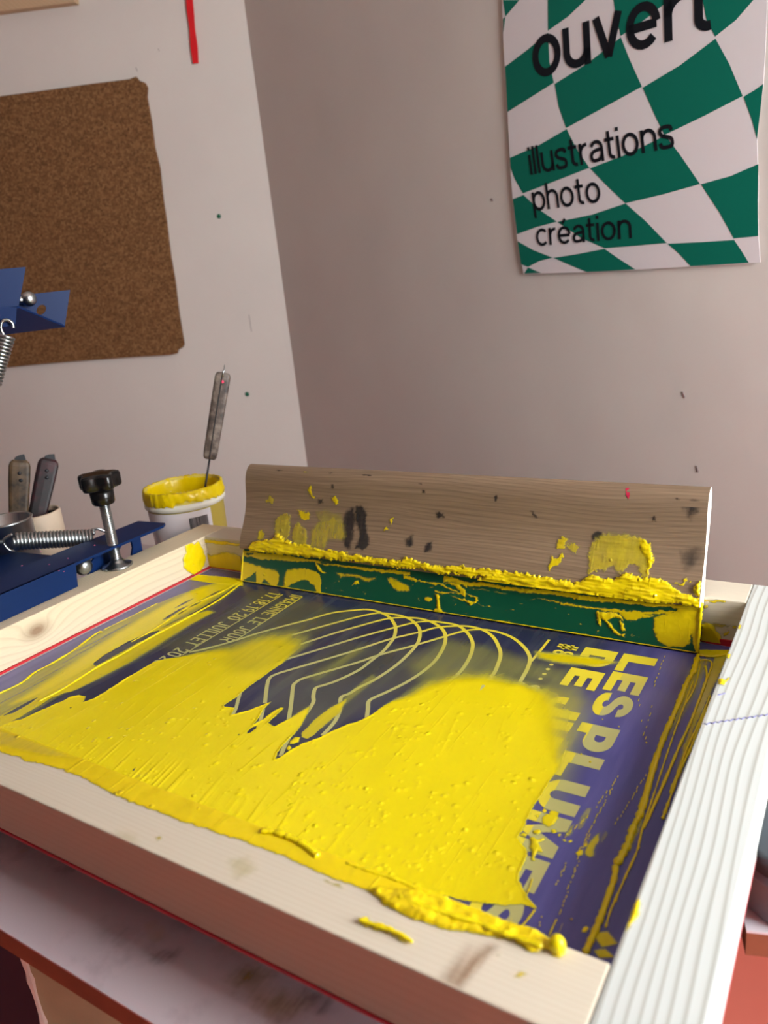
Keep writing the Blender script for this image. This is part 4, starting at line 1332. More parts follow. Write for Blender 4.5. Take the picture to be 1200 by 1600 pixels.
# ink on the inner faces of the back bar (both ends) and of the left bar at the corner
bk = lambda p: (lambda q: (q[0], q[2]))(on_plane(p, (0, YB0, 0), np.array([0, 1.0, 0])))
b3 = lambda q: (q[0], YB0, q[1])
lay = [dict(poly=[bk(p) for p in [(303, 896), (312, 858), (330, 868), (350, 862), (376, 868), (385, 905), (376, 905)]], soft=[.5, 1, 2, 3, 2, .5, .5], cov=.96, thick=.5),
       dict(poly=[bk(p) for p in [(318, 842), (345, 846), (378, 850), (378, 853), (340, 850), (318, 847)]], soft=.5, cov=1, thick=.6),
       dict(poly=[bk(p) for p in [(1094, 1022), (1096, 975), (1110, 972), (1118, 982), (1126, 995), (1130, 1005), (1140, 1012), (1138, 1020)]], soft=[.5, .5, .6, .6, .6, .6, .6, .5], cov=.97, thick=1.2),
       dict(poly=[bk(p) for p in [(1096, 970), (1120, 974), (1140, 978), (1130, 981), (1100, 978)]], soft=.8, cov=.5), dict(poly=[bk(p) for p in [(1130, 990), (1138, 985), (1140, 990), (1132, 994)]], soft=.5, cov=.8, thick=.5),
       dict(poly=[bk(p) for p in [(1142, 978), (1150, 977), (1149, 982), (1143, 982)]], soft=.4, cov=.8, thick=.5), dict(poly=[bk(p) for p in [(1098, 947), (1106, 944), (1106, 950), (1100, 952)]], soft=.5, cov=.8, thick=.5),
       dict(poly=[bk(p) for p in [(1100, 936), (1135, 939), (1135, 942), (1100, 938)]], soft=.5, cov=.95)]
film('ink_smear', b3, (0, -1, 0), XL1, XR0, ZF0, ZF1, 0.0009, lay, MAT['ink_smear'], ink, base=0.0004, seed=21, warp=.001)
lf = lambda p: (lambda q: (q[1], q[2]))(on_plane(p, (XL1, 0, 0), np.array([1.0, 0, 0])))
l3 = lambda q: (XL1, q[0], q[1])
lay = [dict(poly=[lf(p) for p in [(289, 852), (296, 846), (303, 850), (309, 846), (317, 858), (321, 872), (318, 884), (312, 893), (303, 899), (294, 893), (287, 886), (285, 874), (290, 864)]], soft=.5, cov=1, thick=1.6)]
film('ink_smear', l3, (1, 0, 0), YF1, YB0, ZF0, ZF1, 0.0009, lay, MAT['ink_smear'], ink, base=0.0004, seed=23, warp=.001, lump_scale=180)
# bits on the right bar
RB = lambda p: tuple(on_plane(p, (0, 0, ZF1), np.array([0, 0, 1.0]))[:2])
lay = [dict(poly=[RB(p) for p in [(1122, 1062), (1128, 1060), (1134, 1066), (1131, 1072), (1122, 1070)]], soft=.3, cov=1, thick=1.2),
       dict(poly=[RB(p) for p in [(1132, 1064), (1140, 1058), (1141, 1061), (1134, 1067)]], soft=.3, cov=.9, thick=.6), dict(poly=[RB(p) for p in [(1137, 1022), (1141, 1023), (1139, 1030), (1135, 1028)]], soft=.3, cov=1, thick=.8),
       dict(poly=[RB(p) for p in [(1155, 976), (1158, 978), (1156, 984), (1153, 982)]], soft=.3, cov=1, thick=.5),
       dict(poly=[RB(p) for p in [(990, 1420), (998, 1405), (1001, 1415), (998, 1432), (992, 1440), (980, 1455), (984, 1440)]], soft=.4, cov=1, thick=1.4)]
film('ink_smear', fb3, (0, 0, 1), XR0 - 0.0012, XR1, YF0, YB1, 0.0008, lay, MAT['ink_smear'], ink, base=0.0003, seed=31)
# pencil line across the right bar
bm = bmesh.new()
ps = [on_plane((1100 + 100 * t, 1131.5 - 15 * t + (1.0 if k % 2 else -1.0)), (0, 0, ZF1 + .0003), np.array([0, 0, 1.0])) for k, t in enumerate([i / 22 for i in range(23)])]
tube(bm, ps, 0.00035, 5)
ps = [on_plane(p, (0, 0, ZF1 + .0003), np.array([0, 0, 1.0])) for p in ((1122, 1086), (1126, 1085), (1133, 1083))]
tube(bm, ps, 0.0004, 5)
from_bm('pencil_mark', bm, simple('violet_pencil', (120, 118, 168), 0.7), frame)

# ================================================================== SQUEEGEE
TQ = math.radians(19.3)
SY0 = 2.138 * S
SX0, SX1 = -2.168 * S, -0.384 * S
VQ = np.array([0, math.sin(TQ), math.cos(TQ)])
NQ = np.array([0, -math.cos(TQ), math.sin(TQ)])
OQ = np.array([0, SY0, ZS + 0.0010])
sq = empty('squeegee', ((SX0 + SX1) / 2, SY0, ZS))
tag(sq, 'wooden squeegee with green blade leaning on the back of the screen', 'squeegee')
SB = 0.041                    # where blade meets handle


def q3(x, s, n=0.0):
    return OQ + np.array([x, 0, 0]) + VQ * s + NQ * n


ST = 0.1465
prof_f = [(SB, .0070), (SB + .004, .0078), (.055, .0074), (.070, .0045), (.085, .0022), (.100, .0022), (.115, .0044), (.126, .0062), (.134, .0060), (.140, .0042), (.1445, .0010), (ST, -.0030)]
prof_b = [(.1445, -.0070), (.140, -.0095), (.136, -.0105), (.120, -.0110), (.100, -.0100), (.080, -.0085), (.060, -.0110), (SB, -.0120)]


def front_n(s):
    return np.interp(s, [a for a, b in prof_f], [b for a, b in prof_f])


def prof_bar(name, prof, mat, x0, x1, nx=24):
    P = [(p[0], p[1]) for p in smooth_path(prof, 4)] if len(prof) > 6 else prof
    bm = bmesh.new()
    rings = []
    for i in range(nx + 1):
        x = x0 + (x1 - x0) * i / nx
        rings.append([bm.verts.new(q3(x, s, n)) for s, n in P])
    for a, b in zip(rings, rings[1:]):
        for j in range(len(P)):
            k = (j + 1) % len(P)
            bm.faces.new([a[j], a[k], b[k], b[j]])
    for cap_ in (bm.faces.new(list(reversed(rings[0]))), bm.faces.new(rings[-1])):
        for e_ in cap_.edges:
            e_.smooth = False
    return from_bm(name, bm, mat, sq)


h = prof_bar('handle', prof_f + prof_b, MAT['walnut'], SX0, SX1)
h.data.materials.append(simple('end_grain_painted_lit', (232, 226, 214), 0.6, var=.06, scale=300))  # end caps paler than the handle: window light put into their colour
for f in h.data.polygons:
    f.use_smooth = len(f.vertices) == 4
    f.material_index = 0 if len(f.vertices) == 4 else 1
o = prof_bar('blade', [(0, 0.0), (SB + .006, 0.0), (SB + .006, -.009), (0, -.009)], MAT['green_rubber'], SX0 + .0005, SX1 - .0005)
o['label'] = 'green rubber blade'


def qb(p):          # pixel on blade front
    r = on_plane(p, OQ, NQ)
    return (r[0], np.dot(r - OQ, VQ))


def qh(p):          # pixel on handle front
    n = 0.005
    for _ in range(3):
        r = on_plane(p, OQ + NQ * n, NQ)
        s = np.dot(r - OQ - NQ * n, VQ)
        n = float(front_n(s))
    return (r[0], s)


def surf_h(U, V, H):
    n = front_n(V) + H
    return OQ + U[:, None] * np.array([1, 0, 0]) + V[:, None] * VQ + n[:, None] * NQ


b_to3 = lambda q: q3(q[0], q[1], 0.0)
A = lambda L: [(340 + x / 2.857, 700 + y / 2.857) for x, y in L]      # close view of the left end
B = lambda L: [(740 + x / 2.609, 720 + y / 2.609) for x, y in L]      # close view of the right end
lay = [
    # thick bead along the joint
    dict(poly=[qh(p) for p in A([(140, 440), (150, 425), (190, 410), (250, 400), (270, 385), (300, 410), (330, 410), (360, 430), (400, 430), (430, 445), (480, 450), (520, 460), (560, 465), (600, 480), (650, 478), (700, 490), (760, 495), (820, 497), (870, 495), (920, 510), (1000, 522), (1080, 530), (1200, 540)])
          + B([(60, 445), (150, 458), (250, 465), (320, 475), (400, 490), (470, 470), (570, 478), (620, 462), (700, 470), (760, 480), (800, 500), (825, 535), (845, 545), (920, 560), (925, 600), (840, 585), (700, 580), (400, 545), (150, 515), (0, 495)]) + A([(1200, 580), (900, 545), (640, 510), (400, 487), (140, 462)])], soft=.4, cov=1, thick=2.6),
    dict(poly=[qh(p) for p in A([(250, 400), (255, 350), (270, 310), (300, 288), (322, 300), (330, 340), (325, 390), (300, 420)])], soft=1.2, cov=.52, thick=.4),
    dict(poly=[qh(p) for p in A([(335, 400), (340, 360), (360, 330), (380, 350), (400, 360), (405, 400), (395, 440), (350, 430)])], soft=1.2, cov=.52, thick=.5),
    dict(poly=[qh(p) for p in A([(410, 440), (420, 370), (450, 330), (520, 320), (560, 330), (570, 400), (500, 410), (480, 450)])], soft=3, cov=.45),
    dict(poly=[qh(p) for p in A([(355, 270), (380, 280), (415, 290), (410, 320), (370, 315)])], soft=1, cov=.8), dict(poly=[qh(p) for p in A([(405, 190), (418, 170), (425, 200), (440, 225), (430, 222)])], soft=.5, cov=.9, thick=.3),
    dict(poly=[qh(p) for p in A([(505, 230), (525, 210), (545, 250), (525, 258)])], soft=.5, cov=.9, thick=.3), dict(poly=[qh(p) for p in A([(215, 240), (235, 205), (258, 230), (245, 250)])], soft=1, cov=.6),
    dict(poly=[qh(p) for p in A([(390, 85), (405, 82), (405, 105), (392, 108)])], soft=.8, cov=.6), dict(poly=[qh(p) for p in A([(178, 400), (185, 370), (205, 375), (205, 405)])], soft=.8, cov=.7),
    dict(poly=[qh(p) for p in A([(765, 320), (780, 305), (780, 335), (768, 345)])], soft=.5, cov=.85), dict(poly=[qh(p) for p in A([(738, 360), (755, 355), (760, 370), (745, 375)])], soft=.5, cov=.85),
    dict(poly=[qh(p) for p in A([(960, 125), (985, 108), (1040, 108), (1010, 130)])], soft=1, cov=.8), dict(poly=[qh(p) for p in A([(1085, 135), (1100, 112), (1130, 112), (1105, 138)])], soft=1, cov=.85),
    dict(poly=[qh(p) for p in A([(445, 285), (480, 285), (550, 295), (555, 325), (460, 330)])], soft=3, cov=.35),
    # right-hand smear
    dict(poly=[qh(p) for p in B([(470, 470), (465, 400), (480, 340), (520, 305), (600, 300), (690, 305), (722, 340), (728, 400), (722, 470), (700, 480), (660, 430), (640, 420), (600, 460), (570, 430), (520, 445)])], soft=[1, .8, 1.5, 3, 3, 1.5, .8, .4, .4, .5, 1, 1, 1, 1, 1], cov=.58, thick=.4),
    dict(poly=[qh(p) for p in B([(680, 360), (690, 310), (715, 330), (726, 400), (724, 460), (710, 460), (700, 400)])], soft=.5, cov=.9, thick=1.2),
    dict(poly=[qh(p) for p in B([(340, 340), (370, 305), (390, 320), (370, 360), (345, 370)])], soft=1, cov=.75, thick=.3), dict(poly=[qh(p) for p in B([(305, 440), (320, 395), (345, 400), (365, 375), (370, 395), (330, 430), (312, 455)])], soft=.7, cov=.85, thick=.4),
    dict(poly=[qh(p) for p in B([(380, 350), (400, 330), (430, 350), (415, 380), (390, 370)])], soft=1.2, cov=.55), dict(poly=[qh(p) for p in B([(820, 500), (850, 505), (872, 480), (878, 490), (860, 512), (825, 508)])], soft=.4, cov=.9, thick=.8),
    dict(poly=[qh(p) for p in B([(900, 545), (905, 495), (918, 488), (930, 500), (925, 550), (910, 560)])], soft=.4, cov=1, thick=2.5),
]
qi = film('ink_smear', None, None, SX0 + .0005, SX1 - .0003, SB - .001, ST - .006, 0.0008, lay, MAT['ink_smear'], sq, base=0.0004, seed=41, warp=.0026, surf=surf_h, lump=.75, lump_scale=70, lump_v=420)
qi['label'] = 'thick yellow ink smeared along the foot of the handle'
# dark and red stains on the handle
m = ink_mat('dark_old_ink', (46, 42, 42), 'cover', 0.9, 0.3, 0.6)
lay = []
for poly, sf, cv in (
        (A([(560, 330), (575, 280), (605, 270), (612, 330), (605, 400), (590, 450), (565, 440)]), 2.5, .75), (A([(615, 262), (640, 258), (662, 290), (668, 350), (680, 430), (650, 455), (620, 450), (635, 380), (615, 320)]), 1.5, .8),
        (A([(490, 85), (530, 83), (525, 110), (505, 115)]), 1.2, .8), (A([(645, 100), (670, 97), (683, 120), (675, 135), (655, 125)]), 1.2, .85), (A([(262, 95), (285, 82), (290, 95), (270, 110)]), 1, .7),
        (A([(840, 410), (875, 390), (870, 430), (850, 440)]), 2.5, .7), (A([(925, 440), (955, 420), (955, 455), (930, 465)]), 2, .75), (A([(900, 160), (910, 158), (925, 200), (915, 205)]), .8, .7), (A([(975, 285), (1010, 295), (1020, 305), (985, 312)]), 1, .75),
        (A([(505, 160), (520, 155), (520, 185), (510, 185)]), 1, .6), (A([(445, 230), (475, 235), (470, 250), (450, 250)]), 1, .6), (A([(105, 415), (140, 410), (145, 425), (115, 425)]), .8, .7),
        (B([(245, 72), (275, 70), (270, 85), (250, 88)]), 1, .8), (B([(235, 205), (250, 208), (262, 230), (250, 232)]), 1, .7), (B([(478, 300), (500, 288), (525, 292), (515, 318), (485, 320)]), 1.5, .75), (B([(860, 190), (890, 160), (915, 170), (915, 210), (875, 230)]), 4, .55),
        (B([(725, 230), (742, 230), (740, 248), (728, 248)]), .8, .7), (B([(850, 370), (920, 360), (925, 420), (870, 440)]), 5, .4), (B([(80, 150), (98, 150), (95, 165), (82, 165)]), .8, .6), (B([(820, 135), (840, 140), (838, 155), (825, 152)]), .8, .6)):
    pq = [qh(p) for p in poly]
    mg_ = sf * .001 + .004
    film('dark_stain', None, None, max(SX0 + .0005, min(p[0] for p in pq) - mg_), min(SX1 - .0003, max(p[0] for p in pq) + mg_), max(SB, min(p[1] for p in pq) - mg_), min(ST - .004, max(p[1] for p in pq) + mg_),
         0.0010, [dict(poly=pq, soft=sf, cov=cv)], m, sq, base=0.00012, seed=43, warp=.0022, surf=surf_h)
m = simple('red_paint_fleck', (190, 30, 66), 0.5)
bm = bmesh.new()
for x, y in ((628, 130),):
    P = [qh(p) for p in B([(620, 112), (634, 110), (637, 140), (632, 158), (622, 140)])]
    vs_ = [bm.verts.new(q3(a, s, float(front_n(s)) + .0005)) for a, s in P]
    bm.faces.new(vs_)
from_bm('red_fleck', bm, m, sq)
# ink on the blade
C6 = lambda L: [(640 + x / 7.5, 900 + y / 7.5) for x, y in L]
A4 = lambda L: [(340 + x / 4.0, 840 + y / 4.0) for x, y in L]
lay = [
    dict(poly=[qb(p) for p in A4([(150, 150), (230, 165), (300, 190), (370, 205), (385, 240), (375, 300), (350, 330), (330, 290), (290, 260), (275, 300), (240, 290), (242, 210), (210, 240), (150, 270)])], soft=[.5, 2, 2, 2, 1.5, 1, .6, .8, 1, 1, .8, .5, .5, .5], cov=.95),
    dict(poly=[qb(p) for p in A4([(415, 300), (415, 250), (430, 215), (470, 195), (540, 190), (600, 205), (640, 240), (650, 265), (640, 355), (625, 350), (600, 300), (560, 265), (530, 260), (470, 285), (430, 310)])], soft=[2, 2.5, 2.5, 2, 1, .5, .4, .4, .4, .6, 1, .8, .6, .6, 1], cov=.95),
    dict(poly=[qb(p) for p in A4([(160, 80), (250, 90), (390, 105), (600, 140), (800, 170), (1000, 195), (1200, 215), (1200, 240), (1000, 215), (850, 195), (640, 165), (600, 150), (450, 150), (250, 130), (155, 115)])], soft=.6, cov=.92, thick=.5),
    dict(poly=[qb(p) for p in A4([(180, 100), (230, 95), (220, 110), (190, 112)])], soft=.4, cov=.9, sub=True), dict(poly=[qb(p) for p in A4([(640, 150), (760, 158), (860, 170), (850, 180), (740, 170), (650, 160)])], soft=.4, cov=.9, sub=True),
    dict(poly=[qb(p) for p in A4([(610, 150), (640, 180), (660, 215), (690, 218), (655, 225), (630, 205)])], soft=.4, cov=1, thick=1), dict(poly=[qb(p) for p in A4([(740, 220), (860, 235), (990, 255), (940, 270), (880, 255), (790, 240), (770, 245)])], soft=1.5, cov=.8),
    dict(poly=[qb(p) for p in A4([(1060, 255), (1120, 265), (1200, 300), (1200, 330), (1130, 335), (1095, 310)])], soft=1.5, cov=.85),
    dict(poly=[qb(p) for p in A4([(838, 300), (860, 275), (882, 272), (888, 295), (865, 290)])], soft=.4, cov=1, thick=.7),
    dict(poly=[qb(p) for p in C6([(-60, -5), (100, 40), (270, 75), (320, 85), (380, 85), (460, 130), (600, 190), (590, 170), (520, 110), (400, 92), (500, 90), (590, 95), (640, 150), (655, 190), (640, 250), (615, 230), (600, 205), (500, 190), (430, 195), (380, 205), (300, 195), (290, 175), (320, 180), (430, 180), (580, 195), (440, 145), (360, 102), (300, 108), (200, 75), (0, 40), (-60, 30)])], soft=.5, cov=.93, thick=.6),
    dict(poly=[qb(p) for p in C6([(300, 210), (330, 215), (355, 240), (355, 330), (360, 390), (420, 440), (280, 420), (320, 370), (325, 300)])], soft=.6, cov=.95, thick=.9),
    dict(poly=[qb(p) for p in C6([(170, 260), (210, 240), (260, 250), (275, 280), (240, 305), (180, 295)])], soft=.5, cov=.9, thick=.7), dict(poly=[qb(p) for p in C6([(640, 270), (720, 300), (780, 290), (775, 260), (640, 200), (790, 245), (812, 285), (790, 315), (720, 340), (650, 295), (470, 225)])], soft=.4, cov=.95, thick=.9),
    dict(poly=[qb(p) for p in C6([(600, 60), (690, 85), (680, 140), (640, 110)])], soft=.5, cov=1, thick=1), dict(poly=[qb(p) for p in C6([(690, 95), (750, 90), (840, 120), (830, 130), (700, 120)])], soft=.5, cov=1, thick=.6),
    dict(poly=[qb(p) for p in C6([(700, 145), (900, 165), (940, 178), (820, 165)])], soft=.5, cov=.6), dict(poly=[qb(p) for p in C6([(990, 180), (1130, 200), (1125, 210), (1000, 192)])], soft=.5, cov=.6),
    # right part
    dict(poly=[qb(p) for p in B([(-120, 470), (0, 495), (150, 512), (400, 540), (700, 575), (930, 590), (930, 620), (830, 600), (700, 590), (500, 572), (300, 548), (100, 520), (-120, 495)])], soft=.6, cov=.95, thick=.8),
    dict(poly=[qb(p) for p in B([(260, 562), (400, 585), (560, 605), (700, 615), (820, 610), (800, 625), (690, 625), (740, 632), (650, 652), (620, 645), (600, 625), (510, 605), (380, 590)])], soft=[.8, .8, .6, .5, .4, .4, .4, .5, .5, .5, .5, .6, .8], cov=.92, thick=.4),
    dict(poly=[qb(p) for p in B([(498, 622), (505, 612), (560, 618), (600, 630), (612, 650), (580, 640), (545, 650), (580, 690), (600, 710), (625, 705), (615, 715), (585, 712), (555, 680), (535, 650), (518, 640), (518, 670), (510, 660)])], soft=.35, cov=1, thick=1.4),
    dict(poly=[qb(p) for p in B([(595, 650), (615, 665), (622, 690), (608, 695), (600, 670)])], soft=.35, cov=1, thick=1),
    dict(poly=[qb(p) for p in B([(733, 640), (810, 620), (830, 600), (925, 600), (922, 690), (905, 770), (898, 760), (890, 700), (880, 745), (850, 765), (790, 758), (752, 738), (735, 690)])], soft=[1, .8, .5, .5, .4, .4, .4, .6, .8, .6, .6, .8, 1], cov=.97, thick=.4),
    dict(poly=[qb(p) for p in B([(905, 770), (922, 600), (932, 600), (930, 660), (925, 780)])], soft=.3, cov=1, thick=2.0),
    dict(poly=[qb(p) for p in A4([(140, 275), (148, 130), (156, 130), (150, 280)])], soft=.3, cov=1, thick=1.0),
]
for k in range(46):
    x = random.uniform(500, 1070)
    yb = 908 + (x - 376) * 0.157
    y = yb - random.uniform(4, 42)
    l = random.uniform(1, 4)
    lay.append(dict(poly=[qb(p) for p in [(x - l, y - l * .1), (x, y - .5), (x + l, y + l * .2), (x, y + .5)]], soft=.25, cov=.7))
film('ink_smear', b_to3, NQ, SX0 + .0007, SX1 - .0007, 0.0002, SB + .001, 0.0007, lay, MAT['ink_smear'], sq, base=0.0003, seed=51, warp=.0013, lump_scale=240)
bm = bmesh.new()
tube(bm, [q3(SX0 + .001 + (SX1 - SX0 - .002) * i / 120, .0008, .0003) for i in range(121)], [.00035 + .0006 * random.random() ** 3 for _ in range(121)], 6)
tube(bm, [q3(SX0 + .0002, .001 + .038 * i / 16, .0005) for i in range(17)], [.0006 + .0005 * random.random() for _ in range(17)], 6)
tube(bm, [q3(SX1 + .0002, .001 + .044 * i / 22, .0010) for i in range(23)], [.0011 + .0010 * random.random() for _ in range(23)], 7)
from_bm('ink_edge', bm, MAT['ink'], sq, True)

# ================================================================== INK POT AND KNIFE
pc = at_dist((285, 757), 3.82 * S)
PX, PY = pc[0], pc[1]
PH = pc[2] - ZT               # rim height over the table
PR = 0.0565
pot = empty('ink_pot', (PX, PY, ZT))
tag(pot, 'white plastic pot of yellow ink behind the printing screen', 'ink pot')


def rr_(z):
    return PR * (0.90 + 0.075 * z / PH)


bm = bmesh.new()
outp = [(0, 0), (rr_(0) - .003, 0), (rr_(0), .003), (rr_(PH * .8), PH * .81), (rr_(PH * .8) + .0022, PH * .815), (rr_(PH * .8) + .0026, PH * .845), (rr_(PH * .8) + .001, PH * .86), (rr_(PH) - .0005, PH * .87), (rr_(PH), PH * .92), (rr_(PH) + .0005, PH)]
inp = [(rr_(PH) - .0022, PH), (rr_(PH * .9) - .0025, PH * .9), (rr_(0) - .003, .004), (0, .004)]
lathe(bm, (PX, PY, ZT), (0, 0, 1), outp + inp, 64)
from_bm('pot_body', bm, MAT['plastic_ink'], pot, True)
bm = bmesh.new()
u_, w_ = frame_of((0, 0, 1))
NA = 120
rings = []
prf = [(-.0030, .50), (-.0034, .80), (-.0030, .96), (-.0012, 1.008), (.0012, 1.004), (.0022, .97), (.0024, .94), (.0018, .915)]
for k, (dr_, hz_) in enumerate(prf):
    ring = []
    for j in range(NA):
        a = 2 * math.pi * j / NA
        jit = random.uniform(-1, 1)
        drip = (math.sin(a * 3) * .5 + .5) * .04 + random.random() * .035 if k >= 5 else 0
        rad = rr_(PH) + dr_ + (jit * .0013 if k > 2 else 0)
        z = ZT + PH * (hz_ - drip) + (random.uniform(-1, 1) * .0012 if k > 2 else random.uniform(-1, 1) * .0004)
        ring.append(bm.verts.new((PX + rad * math.cos(a), PY + rad * math.sin(a), z)))
    rings.append(ring)
for a, b in zip(rings, rings[1:]):
    for j in range(NA):
        bm.faces.new([a[j], a[(j + 1) % NA], b[(j + 1) % NA], b[j]])
bm.faces.new(rings[0])
o = from_bm('ink_coat', bm, MAT['inside_ink'], pot, True, recalc=False)
o['label'] = 'wet yellow ink coating the rim and inside'
# clear plastic collar under the rim
bm = bmesh.new()
lathe(bm, (PX, PY, ZT), (0, 0, 1), [(rr_(PH * .8) + .0004, PH * .795), (rr_(PH * .8) + .0034, PH * .812), (rr_(PH * .8) + .0036, PH * .85), (rr_(PH * .85) + .0008, PH * .872)], 64)
from_bm('collar', bm, MAT['plastic'], pot, True)
# label facing the camera and to the left
cam_ang = math.atan2(-PY, -PX)


def lab_pt(a, z, d):
    r = rr_(z) + d
    return (PX + r * math.cos(a), PY + r * math.sin(a), ZT + z)


def curved(name, a0, a1, z0, z1, d, mat, parent, n=30):
    bm = bmesh.new()
    lo = [bm.verts.new(lab_pt(a0 + (a1 - a0) * i / n, z0, d)) for i in range(n + 1)]
    hi = [bm.verts.new(lab_pt(a0 + (a1 - a0) * i / n, z1, d)) for i in range(n + 1)]
    for i in range(n):
        bm.faces.new([lo[i], lo[i + 1], hi[i + 1], hi[i]])
    return from_bm(name, bm, mat, parent, True)


# angles: camera right-hand side of the pot is a larger angle
lab = curved('label', cam_ang - 1.45, cam_ang + 0.62, PH * .06, PH * .785, .0006, MAT['paper'], pot)
rb = random.Random(5)
bm = bmesh.new()
a = cam_ang + .0
while a < cam_ang + .50:
    wd = rb.choice([.008, .012, .016])
    vs_ = [bm.verts.new(lab_pt(t, z, .0011)) for t, z in ((a, PH * .55), (a + wd, PH * .55), (a + wd, PH * .72), (a, PH * .72))]
    bm.faces.new(vs_)
    a += wd + rb.choice([.006, .008, .012])
from_bm('barcode', bm, MAT['label_black'], lab)
bm = bmesh.new()
x = 0.0
for c in 'OPTA 60-1-0':
    adv, st_ = stroke_glyph(c, .2)
    for pl_ in st_:
        ribbon2d(bm, pl_, .2, lambda q: lab_pt(cam_ang - .95 + .105 * (x + q[0]), PH * (.375 + .065 * q[1]), .0011))
    x += adv + .13
from_bm('label_lettering', bm, MAT['label_black'], lab)

# knife standing in the pot
kb = at_dist((322, 752), 3.80 * S)
kt = at_dist((351, 570), 3.74 * S)
kd = Vector(kt - kb)
K0 = Vector(kb)
knife = empty('ink_knife', K0)
tag(knife, 'ink knife with stained grey handle standing in the yellow ink pot', 'ink knife')
vw = Vector(CAM - kb).normalized()
kd_n = kd.normalized()
ks = kd_n.cross(vw).normalized()
kn = ks.cross(kd_n).normalized()


def slab_path(bm, pts, hw, ht, sx, nz):
    rings = []
    for p, w_i, t_i in zip(pts, hw, ht):
        ring = []
        for j in range(16):
            a = 2 * math.pi * j / 16
            c, s_ = math.cos(a), math.sin(a)
            e = 0.45
            ring.append(bm.verts.new(Vector(p) + sx * (math.copysign(abs(c) ** e, c) * w_i) + nz * (math.copysign(abs(s_) ** e, s_) * t_i)))
        rings.append(ring)
    for a, b in zip(rings, rings[1:]):
        for j in range(16):
            bm.faces.new([a[j], a[(j + 1) % 16], b[(j + 1) % 16], b[j]])
    bm.faces.new(list(reversed(rings[0])))
    bm.faces.new(rings[-1])


def kp(t):
    return K0 + kd * t


def stained(name, c0, c1, c2, sc=60):
    m = NT(name)
    v = m.coords()
    c = m.ramp(m.noise(v, sc, 5, 0.6), [(0.32, lin(*c0)), (0.48, lin(*c1)), (0.66, lin(*c2))])
    m.base(c)
    m.p(Roughness=0.5)
    return m.m


m_kn = stained('ink_stained_grey_wood', (40, 34, 32), (84, 70, 62), (132, 118, 106))
bm = bmesh.new()
slab_path(bm, [kp(t) for t in (.195, .21, .25, .5, .75, .90, .925, .935)], [.0072, .0092, .0100, .0104, .0108, .0108, .0094, .0070], [.004, .005, .0055, .0055, .0055, .0055, .005, .004], ks, kn)
hd = from_bm('handle', bm, m_kn, knife, True)
bm = bmesh.new()
tube(bm, [kp(.21) + kn * .0056 - ks * .0004, kp(.9) + kn * .0056 - ks * .001], .0008, 6)
from_bm('tang', bm, MAT['dark_steel'], hd)
bm = bmesh.new()
tube(bm, [kp(-.30), kp(-.05), kp(.2)], [.0018, .0016, .0014], 8)
from_bm('blade_shank', bm, MAT['dark_steel'], knife, True)
bm = bmesh.new()
tube(bm, [kp(.90) + kn * .006, kp(.96) + kn * .003, kp(1.0)], [.0016, .0012, .0004], 8)
from_bm('pin', bm, MAT['steel'], knife, True)
bm = bmesh.new()
lathe(bm, kp(.86) + kn * .0052 + ks * .001, tuple(kn), [(.0022, 0), (.002, .0006), (0, .0009)], 10)
from_bm('pink_fleck', bm, simple('pink_paint', (232, 60, 96), 0.5), knife)

# ================================================================== SCREEN PRESS (blue hinge clamp on the left)
ZP = CZ - 0.905 * S           # top of the clamp plate
pl_n = np.array([0, 0, 1.0])
PP = lambda p, dz=0.0: on_plane(p, (0, 0, ZP + dz), pl_n)
press = empty('screen_press', (-0.95, 0.48, ZT))
tag(press, 'blue steel hinge clamp press gripping the left bar of the screen', 'printing press')
fe0, fe1 = PP((-150, 994)), PP((262, 820))
be0, be1 = PP((-150, 958)), PP((216, 814))
rod_c = on_z((184, 885), -1.0)
bm = bmesh.new()
prism(bm, [fe0, fe1 + np.array([-.004, -.004, 0]), PP((258, 817)), be1, be0], (0, 0, -.003))
cp = from_bm('clamp_plate', bm, MAT['blue'], press)
# front flange, ends before the screw
ff = PP((118, 879))
d_ = (ff - fe0) / np.linalg.norm(ff - fe0)
bm = bmesh.new()
fl_h = ZP - ZF1 - .0008
prism(bm, [fe0, ff, ff + np.array([0, 0, -fl_h]) - d_ * .004, fe0 + np.array([0, 0, -fl_h])], (-.003, 0, 0))
from_bm('flange', bm, MAT['blue'], press)
# second bracket behind, with a round cut-out
bq = lambda p: on_plane(p, (XL0 - .004, 0, 0), np.array([1.0, 0, 0]))
cpx = [(138, 905), (141, 882), (150, 868), (180, 853), (212, 838), (219, 836), (223, 862), (222, 872), (206, 868), (208, 856), (206, 846), (200, 843), (193, 848), (186, 860), (170, 890), (150, 900)]
bm = bmesh.new()
prism(bm, [bq(p) for p in cpx], (-.003, 0, 0))
from_bm('bracket', bm, MAT['blue'], press)
bm = bmesh.new()
bc = bq((129, 884))
lathe(bm, bc, (1, 0, -.2), [(.011, 0), (.011, .003), (.008, .008), (.004, .010), (0, .0105)], 24)
from_bm('bolt_head', bm, MAT['steel'], press, True)
